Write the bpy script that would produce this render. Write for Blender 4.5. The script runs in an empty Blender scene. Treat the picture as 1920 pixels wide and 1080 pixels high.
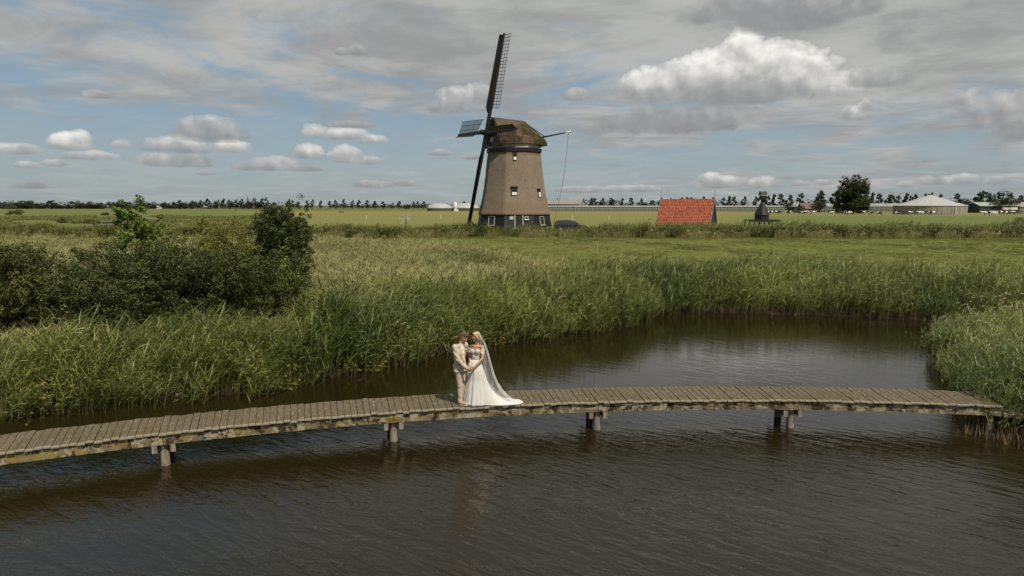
import bpy, bmesh, math, random
import numpy as np
from mathutils import Vector, Matrix, Euler, noise as mnoise
from mathutils.bvhtree import BVHTree

random.seed(7)
rng = np.random.default_rng(7)
S = bpy.context.scene
COL = S.collection
R = math.radians

# ------------------------------------------------------------------ camera
cd = bpy.data.cameras.new('camera')
cd.sensor_width = 36.0
cd.lens = 24.0
cd.clip_end = 20000
cam = bpy.data.objects.new('camera', cd)
COL.objects.link(cam)
cam.location = (0, 0, 5.85)
cam.rotation_euler = (R(90 - 6.9045), 0, 0)
S.camera = cam

# ------------------------------------------------------------------ colour management, sun, sky
SUN_EL, SUN_AZ = 56.0, 146.0          # azimuth clockwise from +Y (straight ahead)
SKY_STRENGTH = 0.10
EXPOSURE = 0.18
S.view_settings.view_transform = 'Standard'
S.view_settings.look = 'None'
S.view_settings.gamma = 1.0
S.view_settings.exposure = EXPOSURE
S.view_settings.use_curve_mapping = False
S.render.engine = 'CYCLES'
S.cycles.use_denoising = True
S.cycles.max_bounces = 6
S.cycles.transparent_max_bounces = 12
S.cycles.diffuse_bounces = 3
S.cycles.sample_clamp_indirect = 4.0
S.cycles.sample_clamp_direct = 8.0

sd_ = bpy.data.lights.new('sun', 'SUN')
sd_.energy = 4.2
sd_.angle = R(0.53)
sd_.color = (1.0, 0.91, 0.77)
sun = bpy.data.objects.new('sun', sd_)
COL.objects.link(sun)
sv = Vector((math.sin(R(SUN_AZ)) * math.cos(R(SUN_EL)), math.cos(R(SUN_AZ)) * math.cos(R(SUN_EL)), math.sin(R(SUN_EL))))
sun.rotation_euler = sv.to_track_quat('Z', 'Y').to_euler()
sun.location = sv * 60

CLOUDS = [(18.07, 11.56, 1.78, 1.82, 1.1), (15.89, 9.66, 3.74, 2.42, 1.0), (19.98, 10.22, 2.82, 2.2, 1.08), (22.27, 9.69, 3.09, 2.25, 1.1), (24.37, 8.48, 2.2, 1.58, 1.0), (10.68, 9.14, 2.58, 1.85, 0.92), (13.46, 9.37, 3.44, 1.99, 0.95), (17.92, 8.38, 7.87, 1.65, 0.85), (12.3, 6.23, 4.92, 1.73, 0.62), (16.0, 6.37, 3.18, 1.38, 0.6), (9.55, 6.37, 2.62, 1.0, 0.6), (21.34, 13.55, 5.38, 2.24, 0.6), (18.27, 14.4, 4.88, 1.89, 0.68), (24.59, 13.88, 3.78, 1.76, 0.66), (34.76, 5.7, 2.29, 2.01, 0.66), (33.11, 6.51, 1.45, 1.62, 0.68), (35.89, 4.93, 1.69, 1.24, 0.6), (26.05, 6.41, 1.33, 0.84, 0.8), (26.79, 6.94, 0.56, 0.82, 0.85), (27.3, 8.87, 2.35, 1.1, 0.66), (-4.01, 8.04, 2.61, 1.57, 0.74), (-2.75, 8.71, 1.31, 1.32, 0.82), (-5.32, 7.73, 2.0, 1.0, 0.7), (-32.35, 4.09, 1.47, 1.01, 0.95), (-31.78, 4.55, 0.83, 0.8, 0.95), (-31.44, 3.36, 2.16, 0.55, 0.85), (-29.27, 4.22, 0.88, 0.56, 0.8), (-35.6, 3.65, 1.54, 0.64, 0.85), (-23.52, 5.22, 2.71, 1.41, 0.66), (-23.12, 5.86, 1.73, 0.94, 0.7), (-25.46, 4.21, 3.01, 0.93, 0.78), (-22.15, 4.24, 1.76, 0.72, 0.9), (-26.59, 3.09, 2.31, 0.78, 0.64), (-24.97, 3.25, 1.84, 0.55, 0.62), (-15.62, 5.56, 1.23, 0.9, 0.95), (-13.78, 5.44, 2.6, 0.75, 0.88), (-11.28, 5.16, 1.45, 0.55, 0.85), (-13.13, 6.29, 2.35, 0.41, 0.6), (-19.04, 3.02, 2.48, 0.9, 0.7), (-20.68, 2.91, 1.56, 0.57, 0.66), (-16.37, 3.98, 1.39, 0.99, 0.9), (-13.5, 3.78, 1.6, 1.09, 0.86), (-11.74, 3.47, 1.53, 0.55, 0.74), (-30.53, 7.6, 1.11, 0.47, 0.66), (-34.97, 2.62, 0.96, 0.36, 0.74), (-33.51, 2.81, 0.86, 0.36, 0.7), (-24.07, 3.0, 0.96, 0.47, 0.72), (-23.92, 2.36, 0.67, 0.28, 0.66), (16.57, 1.6, 2.49, 0.75, 0.85), (15.95, 1.9, 1.22, 0.76, 0.9), (20.04, 1.57, 1.32, 0.66, 0.8), (22.73, 1.58, 0.89, 0.36, 0.75), (24.21, 1.64, 0.73, 0.32, 0.75), (9.66, 1.26, 2.81, 0.47, 0.7), (5.52, 1.18, 2.63, 0.48, 0.68), (31.56, 1.61, 1.95, 0.56, 0.76), (33.04, 1.66, 1.22, 0.55, 0.72), (34.99, 1.55, 0.82, 0.43, 0.72), (29.83, 1.41, 0.8, 0.38, 0.7), (-11.36, 1.59, 1.71, 0.52, 0.64), (-8.87, 1.74, 1.04, 0.47, 0.62), (-13.59, 11.74, 0.65, 0.46, 0.58), (-12.36, 11.87, 0.83, 0.63, 0.6), (5.31, 8.68, 1.46, 0.83, 0.6), (-5.88, 4.17, 1.22, 0.47, 0.66), (-3.52, 3.84, 1.05, 0.34, 0.6), (-16.53, 2.81, 1.64, 0.42, 0.62), (-34.83, 1.26, 1.4, 0.43, 0.6), (60.0, 8.0, 6.0, 1.5, 0.7), (126.7, 11.2, 7.4, 1.2, 0.64), (63.3, 5.9, 2.7, 1.2, 0.9), (-153.2, 3.3, 7.6, 1.0, 0.85), (59.2, 3.9, 3.5, 2.6, 0.95), (81.3, 3.6, 8.8, 1.1, 0.99), (-175.1, 3.4, 3.0, 0.8, 0.73), (-177.5, 2.3, 4.5, 1.3, 0.88), (67.1, 2.2, 8.8, 0.7, 0.9), (-175.5, 5.7, 6.0, 0.7, 0.64), (66.6, 2.9, 3.7, 2.3, 0.8), (-56.6, 10.4, 2.8, 2.1, 0.92), (158.9, 3.9, 5.6, 1.4, 0.68), (79.5, 5.1, 4.2, 1.0, 0.65), (-84.3, 3.4, 2.3, 2.6, 0.82), (-145.7, 11.0, 5.2, 1.5, 0.64), (-173.5, 5.3, 3.4, 2.6, 0.83), (-56.1, 2.7, 5.0, 1.0, 0.94), (82.1, 12.7, 5.2, 1.6, 0.9), (-138.4, 11.9, 2.8, 2.3, 0.82), (-50.5, 3.6, 5.4, 1.7, 0.83), (-169.4, 9.5, 6.6, 2.1, 0.76), (-139.8, 4.5, 8.9, 2.1, 0.98), (88.2, 7.0, 7.4, 1.3, 0.72), (-110.0, 5.5, 6.5, 2.1, 0.93)]

class NT:
    """small helper for node trees"""
    def __init__(self, tree):
        self.t = tree
    def n(self, typ, **kw):
        nd = self.t.nodes.new(typ)
        for k, v in kw.items():
            setattr(nd, k, v)
        return nd
    def put(self, sock, v):
        if hasattr(v, 'links') or isinstance(v, bpy.types.NodeSocket):
            self.t.links.new(v, sock)
        elif v is not None:
            try:
                sock.default_value = v
            except Exception:
                sock.default_value = (v, v, v) if not hasattr(v, '__len__') else tuple(v) + (1.0,)
    def m(self, op, a, b=None, c=None, clamp=False):
        nd = self.n('ShaderNodeMath', operation=op, use_clamp=clamp)
        for i, v in enumerate((a, b, c)):
            if v is not None:
                self.put(nd.inputs[i], v)
        return nd.outputs[0]
    def v(self, op, a, b=None, c=None):
        nd = self.n('ShaderNodeVectorMath', operation=op)
        for i, v in enumerate((a, b, c)):
            if v is not None:
                self.put(nd.inputs[i], v)
        return nd.outputs['Value'] if op in ('LENGTH', 'DOT_PRODUCT', 'DISTANCE') else nd.outputs[0]
    def comb(self, x, y, z):
        nd = self.n('ShaderNodeCombineXYZ')
        for i, v in enumerate((x, y, z)):
            self.put(nd.inputs[i], v)
        return nd.outputs[0]
    def sep(self, v):
        nd = self.n('ShaderNodeSeparateXYZ')
        self.put(nd.inputs[0], v)
        return nd.outputs
    def noise(self, vec, scale, detail=4, rough=.55, dist=0.0, lac=2.0):
        nd = self.n('ShaderNodeTexNoise')
        if vec is not None:
            self.put(nd.inputs['Vector'], vec)
        nd.inputs['Scale'].default_value = scale
        nd.inputs['Detail'].default_value = detail
        nd.inputs['Roughness'].default_value = rough
        nd.inputs['Distortion'].default_value = dist
        nd.inputs['Lacunarity'].default_value = lac
        return nd.outputs['Fac']
    def rng(self, v, a, b, c=0.0, d=1.0, smooth=True):
        nd = self.n('ShaderNodeMapRange', interpolation_type='SMOOTHSTEP' if smooth else 'LINEAR')
        self.put(nd.inputs[0], v)
        for i, q in enumerate((a, b, c, d)):
            self.put(nd.inputs[i + 1], q)
        return nd.outputs[0]
    def mix(self, f, a, b, mode='MIX'):
        nd = self.n('ShaderNodeMix', data_type='RGBA', blend_type=mode)
        self.put(nd.inputs[0], f)
        for s, v in ((nd.inputs[6], a), (nd.inputs[7], b)):
            if isinstance(v, (tuple, list)):
                s.default_value = tuple(v[:3]) + (1.0,)
            else:
                self.put(s, v)
        return nd.outputs[2]
    def ramp(self, f, stops):
        nd = self.n('ShaderNodeValToRGB')
        self.put(nd.inputs[0], f)
        el = nd.color_ramp.elements
        while len(el) < len(stops):
            el.new(0.5)
        for e, (p, c) in zip(el, stops):
            e.position = p
            e.color = tuple(c[:3]) + (1.0,)
        return nd.outputs[0]
    def mapping(self, vec, scale=(1, 1, 1), rot=(0, 0, 0), loc=(0, 0, 0)):
        nd = self.n('ShaderNodeMapping')
        self.put(nd.inputs[0], vec)
        nd.inputs['Scale'].default_value = scale
        nd.inputs['Rotation'].default_value = rot
        nd.inputs['Location'].default_value = loc
        return nd.outputs[0]

CLOUDS = [c[:4] + (c[4] * (.66 if i == 7 else 1.0 if i < 7 else .70 if i < 14 else .92),) for i, c in enumerate(CLOUDS)]
W = bpy.data.worlds.new('World')
S.world = W
W.use_nodes = True
W.cycles.sampling_method = 'MANUAL'
W.cycles.sample_map_resolution = 512
wt = W.node_tree
wt.nodes.clear()
k = NT(wt)
tc = k.n('ShaderNodeTexCoord').outputs['Generated']
sx, sy, sz = k.sep(tc)
az = k.m('MULTIPLY', k.m('ARCTAN2', sx, sy), 57.29578)
el = k.m('MULTIPLY', k.m('ARCSINE', sz), 57.29578)
p2 = k.comb(az, el, 0.0)
sky = k.n('ShaderNodeTexSky', sky_type='NISHITA')
sky.sun_disc = False
sky.sun_elevation = R(SUN_EL)
sky.sun_rotation = R(SUN_AZ)
sky.air_density = 1.0
sky.dust_density = 2.0
sky.ozone_density = 1.0
# high stratus sheets, laid on a plane overhead
zz = k.m('ADD', k.m('MAXIMUM', sz, 0.0), 0.10)
pl = k.comb(k.m('DIVIDE', sx, zz), k.m('DIVIDE', sy, zz), 0.3)
n1 = k.noise(k.mapping(pl, (.85, .80, 1), (0, 0, .35)), 1.7, 9, .62, .5)
n2 = k.noise(k.mapping(pl, (.9, .95, 1), (0, 0, .25), (3, 5, 0)), 1.9, 8, .60, .4)
sa = k.m('DIVIDE', sx, k.m('ADD', k.v('LENGTH', k.comb(sx, sy, 0.0)), 1e-4))
bias = k.m('ADD', k.rng(el, 3.0, 12.0, -.13, .13), k.m('ADD', k.m('MULTIPLY', sa, .22), k.rng(el, 17.0, 34.0, 0.0, -.07)))
cov = k.rng(k.m('ADD', n1, bias), .33, .62)
veil = k.m('MULTIPLY', k.rng(el, -1.0, 5.0, .42, .12), k.rng(n2, .3, .7, .6, 1.2))
cov = k.m('MAXIMUM', cov, veil)
G = 1.0 / SKY_STRENGTH
def cc(r, g, b, s=1.0):
    return (r * G * s, g * G * s, b * G * s)
strat = k.mix(k.rng(n2, .34, .66), cc(.275, .285, .283), cc(.42, .425, .412))
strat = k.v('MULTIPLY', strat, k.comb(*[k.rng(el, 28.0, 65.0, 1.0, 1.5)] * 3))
skyc = k.mix(.78, sky.outputs[0], k.mix(k.rng(el, 0, 9), cc(.305, .375, .395), cc(.185, .29, .375)))
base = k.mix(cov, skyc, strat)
# cumulus: a union of puffs given by azimuth, elevation, half sizes (degrees) and brightness
nz = k.noise(k.mapping(p2, (.9, 1.25, 1)), .55, 9, .60, .3)
nza = k.noise(p2, .55, 4, .5, .2)
nz2 = k.noise(k.v('ADD', p2, (.40, .50, 0.0)), .55, 4, .5, .2)
nf = k.m('MULTIPLY', k.m('SUBTRACT', nz, .5), 2.3)
nfv = k.comb(nf, nf, nf)
azv = k.comb(az, az, az)
elv = k.comb(el, el, el)
dmax = num = den = None
for i in range(0, len(CLOUDS) - 2, 3):
    t3 = CLOUDS[i:i + 3]
    ix = tuple(1 / c[2] for c in t3)
    iy = tuple(1 / c[3] for c in t3)
    X = k.v('MULTIPLY_ADD', azv, ix, tuple(-c[0] / c[2] for c in t3))
    Y = k.v('MULTIPLY_ADD', elv, iy, tuple(-c[1] / c[3] for c in t3))
    Y2 = k.v('MAXIMUM', Y, k.v('MULTIPLY', Y, (-2.4, -2.4, -2.4)))
    D = k.v('SUBTRACT', (1, 1, 1), k.v('MULTIPLY_ADD', X, X, k.v('MULTIPLY', Y2, Y2)))
    D = k.v('ADD', D, nfv)
    wgt = k.v('MAXIMUM', D, (0, 0, 0))
    # brighter to the top, scaled by the puff's own brightness
    sh = k.v('MULTIPLY_ADD', Y, tuple(.46 * c[4] for c in t3), tuple(.56 * c[4] for c in t3))
    dmax = D if dmax is None else k.v('MAXIMUM', dmax, D)
    ws = k.v('MULTIPLY', wgt, sh)
    num = ws if num is None else k.v('ADD', num, ws)
    den = wgt if den is None else k.v('ADD', den, wgt)
a, b, c = k.sep(dmax)
dm = k.m('MAXIMUM', a, k.m('MAXIMUM', b, c))
one = (1, 1, 1)
shade = k.m('DIVIDE', k.v('DOT_PRODUCT', num, one), k.m('ADD', k.v('DOT_PRODUCT', den, one), 1e-3))
relief = k.m('MULTIPLY', k.m('SUBTRACT', nza, nz2), .62)
shade = k.m('ADD', shade, relief)
alpha = k.rng(dm, -.22, .72)
ccol = k.ramp(shade, [(.0, cc(.19, .20, .205)), (.30, cc(.26, .27, .273)), (.50, cc(.38, .385, .38)), (.72, cc(.62, .61, .585)), (.95, cc(.86, .845, .80))])
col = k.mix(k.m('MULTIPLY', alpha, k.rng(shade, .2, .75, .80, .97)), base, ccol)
bg = k.n('ShaderNodeBackground')
bg.inputs['Strength'].default_value = SKY_STRENGTH
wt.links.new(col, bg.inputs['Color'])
out = k.n('ShaderNodeOutputWorld')
wt.links.new(bg.outputs[0], out.inputs[0])

# ------------------------------------------------------------------ helpers
def tag(o, label=None, cat=None, group=None, kind=None):
    if label: o['label'] = label
    if cat: o['category'] = cat
    if group: o['group'] = group
    if kind: o['kind'] = kind
    return o

def empty(name, loc, rz=0.0):
    o = bpy.data.objects.new(name, None)
    COL.objects.link(o)
    o.location = loc
    o.rotation_euler = (0, 0, rz)
    o.empty_display_size = .2
    return o

def link(name, me, parent=None, loc=None, rot=None, scale=None):
    o = bpy.data.objects.new(name, me)
    COL.objects.link(o)
    if parent is not None: o.parent = parent
    if loc is not None: o.location = loc
    if rot is not None: o.rotation_euler = rot
    if scale is not None: o.scale = scale
    return o

class MB:
    """collects shapes into one mesh"""
    def __init__(self):
        self.v, self.f, self.m = [], [], []
        self.mi = 0
    def add(self, vs, fs):
        b = len(self.v)
        self.v += [tuple(p) for p in vs]
        self.f += [tuple(i + b for i in f) for f in fs]
        self.m += [self.mi] * len(fs)
        return self
    def box(self, c, s, mat=None, taper=1.0, bev=0.0):
        x, y, z = s[0] / 2, s[1] / 2, s[2] / 2
        if bev > 0:
            e = bev
            vs = []
            for zz_, q in ((-z, e), (-z + e, 0), (z - e, 0), (z, e)):
                tp = taper if zz_ > 0 else 1
                for sx_, sy_ in ((-1, -1), (1, -1), (1, 1), (-1, 1)):
                    vs.append(Vector((sx_ * (x - q) * tp, sy_ * (y - q) * tp, zz_)))
            fs = [(3, 2, 1, 0), (12, 13, 14, 15)]
            for r_ in range(3):
                for i in range(4):
                    a_, b_ = r_ * 4 + i, r_ * 4 + (i + 1) % 4
                    fs.append((a_, b_, b_ + 4, a_ + 4))
        else:
            vs = [Vector((-x, -y, -z)), Vector((x, -y, -z)), Vector((x, y, -z)), Vector((-x, y, -z)),
                  Vector((-x * taper, -y * taper, z)), Vector((x * taper, -y * taper, z)), Vector((x * taper, y * taper, z)), Vector((-x * taper, y * taper, z))]
            fs = [(3, 2, 1, 0), (4, 5, 6, 7), (0, 1, 5, 4), (1, 2, 6, 5), (2, 3, 7, 6), (3, 0, 4, 7)]
        if mat is not None: vs = [mat @ p for p in vs]
        c = Vector(c)
        return self.add([p + c for p in vs], fs)
    def bar(self, a_, b_, w, h=None, up=(0, 0, 1)):
        a_, b_ = Vector(a_), Vector(b_)
        h = h or w
        d = (b_ - a_)
        L = d.length
        d.normalize()
        up = Vector(up)
        if abs(d.dot(up)) > .98: up = Vector((1, 0, 0))
        s = d.cross(up).normalized()
        u = s.cross(d)
        vs = []
        for p in (a_, b_):
            for q, r_ in ((-1, -1), (1, -1), (1, 1), (-1, 1)):
                vs.append(p + s * (q * w / 2) + u * (r_ * h / 2))
        return self.add(vs, [(3, 2, 1, 0), (4, 5, 6, 7), (0, 1, 5, 4), (1, 2, 6, 5), (2, 3, 7, 6), (3, 0, 4, 7)])
    def tube(self, pts, rad, n=8, cap=True):
        pts = [Vector(p) for p in pts]
        if not hasattr(rad, '__len__'): rad = [rad] * len(pts)
        vs, fs = [], []
        prev = None
        for i, p in enumerate(pts):
            d = (pts[min(i + 1, len(pts) - 1)] - pts[max(i - 1, 0)]).normalized()
            if prev is None:
                s = d.cross(Vector((0, 0, 1)))
                if s.length < .05: s = d.cross(Vector((1, 0, 0)))
            else:
                s = prev - d * prev.dot(d)
            s.normalize()
            prev = s
            t = d.cross(s)
            for j in range(n):
                an = 2 * math.pi * j / n
                vs.append(p + (s * math.cos(an) + t * math.sin(an)) * rad[i])
        for i in range(len(pts) - 1):
            for j in range(n):
                a_, b_ = i * n + j, i * n + (j + 1) % n
                fs.append((a_, b_, b_ + n, a_ + n))
        if cap:
            fs.append(tuple(reversed(range(n))))
            fs.append(tuple(range((len(pts) - 1) * n, len(pts) * n)))
        return self.add(vs, fs)
    def loft(self, rings, closed=True, cap0=True, cap1=True):
        n = len(rings[0])
        vs = [p for r_ in rings for p in r_]
        fs = []
        for i in range(len(rings) - 1):
            for j in range(n if closed else n - 1):
                a_, b_ = i * n + j, i * n + (j + 1) % n
                fs.append((a_, b_, b_ + n, a_ + n))
        if cap0: fs.append(tuple(reversed(range(n))))
        if cap1: fs.append(tuple(range((len(rings) - 1) * n, len(rings) * n)))
        return self.add(vs, fs)
    def quad(self, *p):
        return self.add(p, [tuple(range(len(p)))])
    def mesh(self, name, mats, smooth=False):
        me = bpy.data.meshes.new(name)
        me.from_pydata(self.v, [], self.f)
        for mt in (mats if isinstance(mats, (list, tuple)) else [mats]):
            me.materials.append(mt)
        if self.mi or any(self.m):
            me.polygons.foreach_set('material_index', self.m)
        if smooth:
            me.polygons.foreach_set('use_smooth', [True] * len(me.polygons))
        me.update()
        return me
    def build(self, name, mats, parent=None, smooth=False, loc=None):
        return link(name, self.mesh(name, mats, smooth), parent, loc)

def np_mesh(name, verts, faces, mats, attrs=None, smooth=False):
    """mesh from arrays: verts (n,3), faces (m,k)"""
    me = bpy.data.meshes.new(name)
    nv, (nf_, kk) = len(verts), faces.shape
    me.vertices.add(nv)
    me.vertices.foreach_set('co', np.ascontiguousarray(verts, dtype=np.float32).ravel())
    me.loops.add(nf_ * kk)
    me.loops.foreach_set('vertex_index', np.ascontiguousarray(faces, dtype=np.int32).ravel())
    me.polygons.add(nf_)
    me.polygons.foreach_set('loop_start', np.arange(0, nf_ * kk, kk, dtype=np.int32))
    if smooth:
        me.polygons.foreach_set('use_smooth', np.ones(nf_, dtype=bool))
    for mt in (mats if isinstance(mats, (list, tuple)) else [mats]):
        me.materials.append(mt)
    me.update(calc_edges=True)
    me.validate()
    for an, arr in (attrs or {}).items():
        at_ = me.attributes.new(an, 'FLOAT', 'POINT')
        at_.data.foreach_set('value', np.ascontiguousarray(arr, dtype=np.float32))
    return me

# ------------------------------------------------------------------ materials
def mat(name):
    m = bpy.data.materials.new(name)
    m.use_nodes = True
    t = m.node_tree
    b = t.nodes['Principled BSDF']
    return m, NT(t), b

def setp(kk, b, color=None, rough=None, spec=None, normal=None, **kw):
    if color is not None:
        if isinstance(color, (tuple, list)): b.inputs['Base Color'].default_value = tuple(color[:3]) + (1,)
        else: kk.put(b.inputs['Base Color'], color)
    if rough is not None: kk.put(b.inputs['Roughness'], rough)
    if spec is not None: b.inputs['Specular IOR Level'].default_value = spec
    if normal is not None: kk.put(b.inputs['Normal'], normal)
    for q, v in kw.items(): kk.put(b.inputs[q.replace('_', ' ')], v)

def bump(kk, h, strength=.3, dist=.02):
    nd = kk.n('ShaderNodeBump')
    nd.inputs['Strength'].default_value = strength
    nd.inputs['Distance'].default_value = dist
    kk.put(nd.inputs['Height'], h)
    return nd.outputs[0]

def simple(name, c1, c2=None, scale=6.0, rough=.7, spec=.3, bstr=0.0, coord='Object', stretch=(1, 1, 1), detail=5):
    m, kk, b = mat(name)
    tcx = kk.n('ShaderNodeTexCoord').outputs[coord]
    oi = kk.n('ShaderNodeObjectInfo').outputs['Random']
    v = kk.v('ADD', kk.mapping(tcx, stretch), kk.comb(kk.m('MULTIPLY', oi, 37.0), kk.m('MULTIPLY', oi, 11.0), 0.0))
    n = kk.noise(v, scale, detail, .6)
    col_ = kk.mix(kk.rng(n, .3, .7), c1, c2 or tuple(x * .75 for x in c1))
    setp(kk, b, col_, rough, spec)
    if bstr: setp(kk, b, normal=bump(kk, n, bstr, .02))
    return m

def leafmat(name, ca, cb, cstraw=None, trans=.30, rough=.55, patch=.25, straw=0.0, attr=True, spec=.25, pc=1.6):
    """leaf blades: colour varies per plant, per patch of ground and, with the attribute h, from dry base to green tip"""
    m, kk, b = mat(name)
    oi = kk.n('ShaderNodeObjectInfo').outputs['Random']
    geo = kk.n('ShaderNodeNewGeometry')
    nn = kk.noise(geo.outputs['Position'], patch, 3, .6)
    isl = geo.outputs['Random Per Island']
    f = kk.m('ADD', kk.m('MULTIPLY', kk.m('SUBTRACT', nn, .5), pc), kk.m('ADD', kk.m('MULTIPLY', oi, .4), kk.m('MULTIPLY', isl, .6)))
    col_ = kk.mix(kk.m('MULTIPLY', f, 1.0, clamp=True), ca, cb)
    if cstraw:
        dry = kk.rng(isl, 1.0 - straw, 1.0 - straw + .02)
        if attr:
            h = kk.n('ShaderNodeAttribute', attribute_name='h').outputs['Fac']
            dry = kk.m('MAXIMUM', dry, kk.rng(h, .05, .30, 1.0, 0.0))
        col_ = kk.mix(dry, col_, cstraw)
    setp(kk, b, col_, rough, spec)
    tr = kk.n('ShaderNodeBsdfTranslucent')
    kk.put(tr.inputs['Color'], col_)
    mx = kk.n('ShaderNodeMixShader')
    mx.inputs[0].default_value = trans
    t = m.node_tree
    o = t.nodes['Material Output']
    t.links.new(b.outputs[0], mx.inputs[1])
    t.links.new(tr.outputs[0], mx.inputs[2])
    t.links.new(mx.outputs[0], o.inputs[0])
    return m

# ------------------------------------------------------------------ ground and water
POND = np.array([(-60, -60), (-30, -30), (-27, 0), (-22, 9), (-17.5, 15.5), (-14.1, 18.3), (-12.7, 18.8), (-11.4, 19.7), (-10, 20.4), (-8.0, 20.9), (-7.1, 22.3),
                 (-5.95, 23.3), (-4.6, 24.2), (-3.3, 25.8), (-2.2, 27.4), (.9, 29.6), (3.4, 31.1), (5.8, 33.4), (8.0, 36.4), (10, 37.3),
                 (15.5, 36.5), (20.3, 34.7), (28, 33.2), (40, 31.5), (70, 30), (70, 28.2), (40, 28.6), (28, 29.0), (20.8, 29.2), (18.0, 28.6), (15.9, 25.2),
                 (14.4, 22.0), (13.8, 20.5), (12.9, 18.6), (12.25, 17.2), (12.7, 15.9), (14.5, 13), (17, 4), (20, -20), (30, -60)])

def pond_sd(P):
    """signed distance to the shoreline, positive on land"""
    P = np.asarray(P, dtype=np.float64)
    d = np.full(len(P), 1e9)
    ins = np.zeros(len(P), dtype=bool)
    n = len(POND)
    for i in range(n):
        a_, b_ = POND[i], POND[(i + 1) % n]
        e = b_ - a_
        w = P - a_
        t = np.clip((w @ e) / (e @ e), 0, 1)
        q = w - t[:, None] * e
        d = np.minimum(d, (q * q).sum(1))
        c1 = (a_[1] <= P[:, 1]) & (b_[1] > P[:, 1])
        c2 = (a_[1] > P[:, 1]) & (b_[1] <= P[:, 1])
        cr = e[0] * w[:, 1] - e[1] * w[:, 0]
        ins ^= (c1 & (cr > 0)) | (c2 & (cr < 0))
    d = np.sqrt(d)
    return np.where(ins, -d, d)

def sstep(x, a_, b_):
    t = np.clip((x - a_) / (b_ - a_), 0, 1)
    return t * t * (3 - 2 * t)

def wob(X, Y, s, seed=0.0):
    return (np.sin(X * s + seed) * np.cos(Y * s * 1.3 + seed * 2.1) + .6 * np.sin(X * s * 2.3 + Y * s * 1.7 + seed * 3) + .4 * np.sin(Y * s * 3.1 - X * s * 2.9 + seed)) / 2

def height(X, Y, sd=None):
    X, Y = np.asarray(X, float), np.asarray(Y, float)
    if sd is None: sd = pond_sd(np.stack([X, Y], 1))
    land = .06 + .42 * (1 - np.exp(-np.maximum(sd, 0) / 1.2)) + .75 * sstep(sd, 3, 26)
    land += sstep(Y, 46, 80) * .62 + sstep(Y, 84, 96) * .72 * sstep(Y, 0, 60)
    land = land + wob(X, Y, .22) * .07 * sstep(sd, 1, 6) * (1 - sstep(Y, 150, 400))
    land += .45 * np.exp(-(((X - 0) / 9) ** 2 + ((Y - 93) / 7) ** 2))
    return np.where(sd > 0, land, np.maximum(-.9, sd * .7))

def axis_lines(a_, b_, step, far):
    core = list(np.arange(a_, b_ + .01, step))
    lo, hi, s = [], [], step
    x = a_
    while x > -far:
        s *= 1.25
        x -= s
        lo.append(x)
    x, s = b_, step
    while x < far:
        s *= 1.25
        x += s
        hi.append(x)
    return np.array(lo[::-1] + core + hi)

xs = axis_lines(-40, 44, .55, 9000)
ys = axis_lines(-4, 100, .55, 9000)
gx, gy = np.meshgrid(xs, ys)
gx, gy = gx.ravel(), gy.ravel()
gsd = pond_sd(np.stack([gx, gy], 1))
gz = height(gx, gy, gsd)
nx_, ny_ = len(xs), len(ys)
ii = (np.arange(ny_ - 1)[:, None] * nx_ + np.arange(nx_ - 1)[None, :]).ravel()
gf = np.stack([ii, ii + 1, ii + 1 + nx_, ii + nx_], 1)

m_ground, kk, b = mat('meadow_ground')
pos = kk.n('ShaderNodeNewGeometry').outputs['Position']
px_, py_, pz_ = kk.sep(pos)
nA = kk.noise(pos, .045, 6, .6, .4)
nB = kk.noise(kk.mapping(pos, (.25, 1.0, 1.0)), .35, 6, .62)
nC = kk.noise(pos, 2.2, 6, .65)
yd = kk.m('ADD', py_, kk.m('MULTIPLY', kk.m('SUBTRACT', nA, .5), 40.0))
far_y = kk.m('MULTIPLY', yd, .001)
fld = kk.ramp(far_y, [(0.0, (.075, .09, .028)), (.050, (.12, .135, .032)), (.092, (.13, .155, .034)), (.13, (.175, .178, .052)), (.22, (.195, .185, .06)), (.33, (.24, .20, .065)), (.45, (.12, .135, .04)), (.8, (.07, .09, .03))])
pas = kk.ramp(far_y, [(0.0, (.075, .09, .028)), (.06, (.115, .14, .03)), (.092, (.12, .15, .03)), (.12, (.105, .145, .036)), (.20, (.11, .148, .04)), (.235, (.19, .18, .06)), (.29, (.22, .19, .07)), (.36, (.11, .135, .035)), (.8, (.07, .09, .03))])
rgh = kk.ramp(kk.m('ADD', far_y, kk.m('MULTIPLY', kk.m('SUBTRACT', nA, .5), .12)), [(0.0, (.075, .09, .03)), (.055, (.17, .175, .055)), (.075, (.18, .17, .055)), (.10, (.10, .125, .035)), (.17, (.135, .165, .05)), (.30, (.095, .135, .04)), (.45, (.13, .15, .045)), (.8, (.07, .09, .03))])
# bearing decides: rough pasture on the left, hay field behind the mill, pasture on the right
bear = kk.m('DIVIDE', px_, kk.m('MAXIMUM', py_, 1.0))
colr = kk.mix(kk.rng(kk.m('ADD', bear, kk.m('MULTIPLY', kk.m('SUBTRACT', nA, .5), .12)), -.42, -.34), rgh, fld)
colr = kk.mix(kk.rng(bear, .30, .36), colr, pas)
colr = kk.mix(kk.rng(nB, .36, .70, 0.0, .55), colr, (.17, .15, .055))
colr = kk.mix(kk.rng(nC, .35, .75, 0.0, .55), colr, (.035, .05, .014))
mud = kk.rng(pz_, .1, .5, 1.0, 0.0)
colr = kk.mix(mud, colr, (.018, .014, .008))
setp(kk, b, colr, .95, .1, bump(kk, kk.m('ADD', nC, nB), .8, .12))
me = np_mesh('ground', np.stack([gx, gy, gz], 1), gf, m_ground, smooth=True)
tag(link('ground', me), 'flat green meadow and pasture running to the horizon', 'ground', kind='structure')

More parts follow.
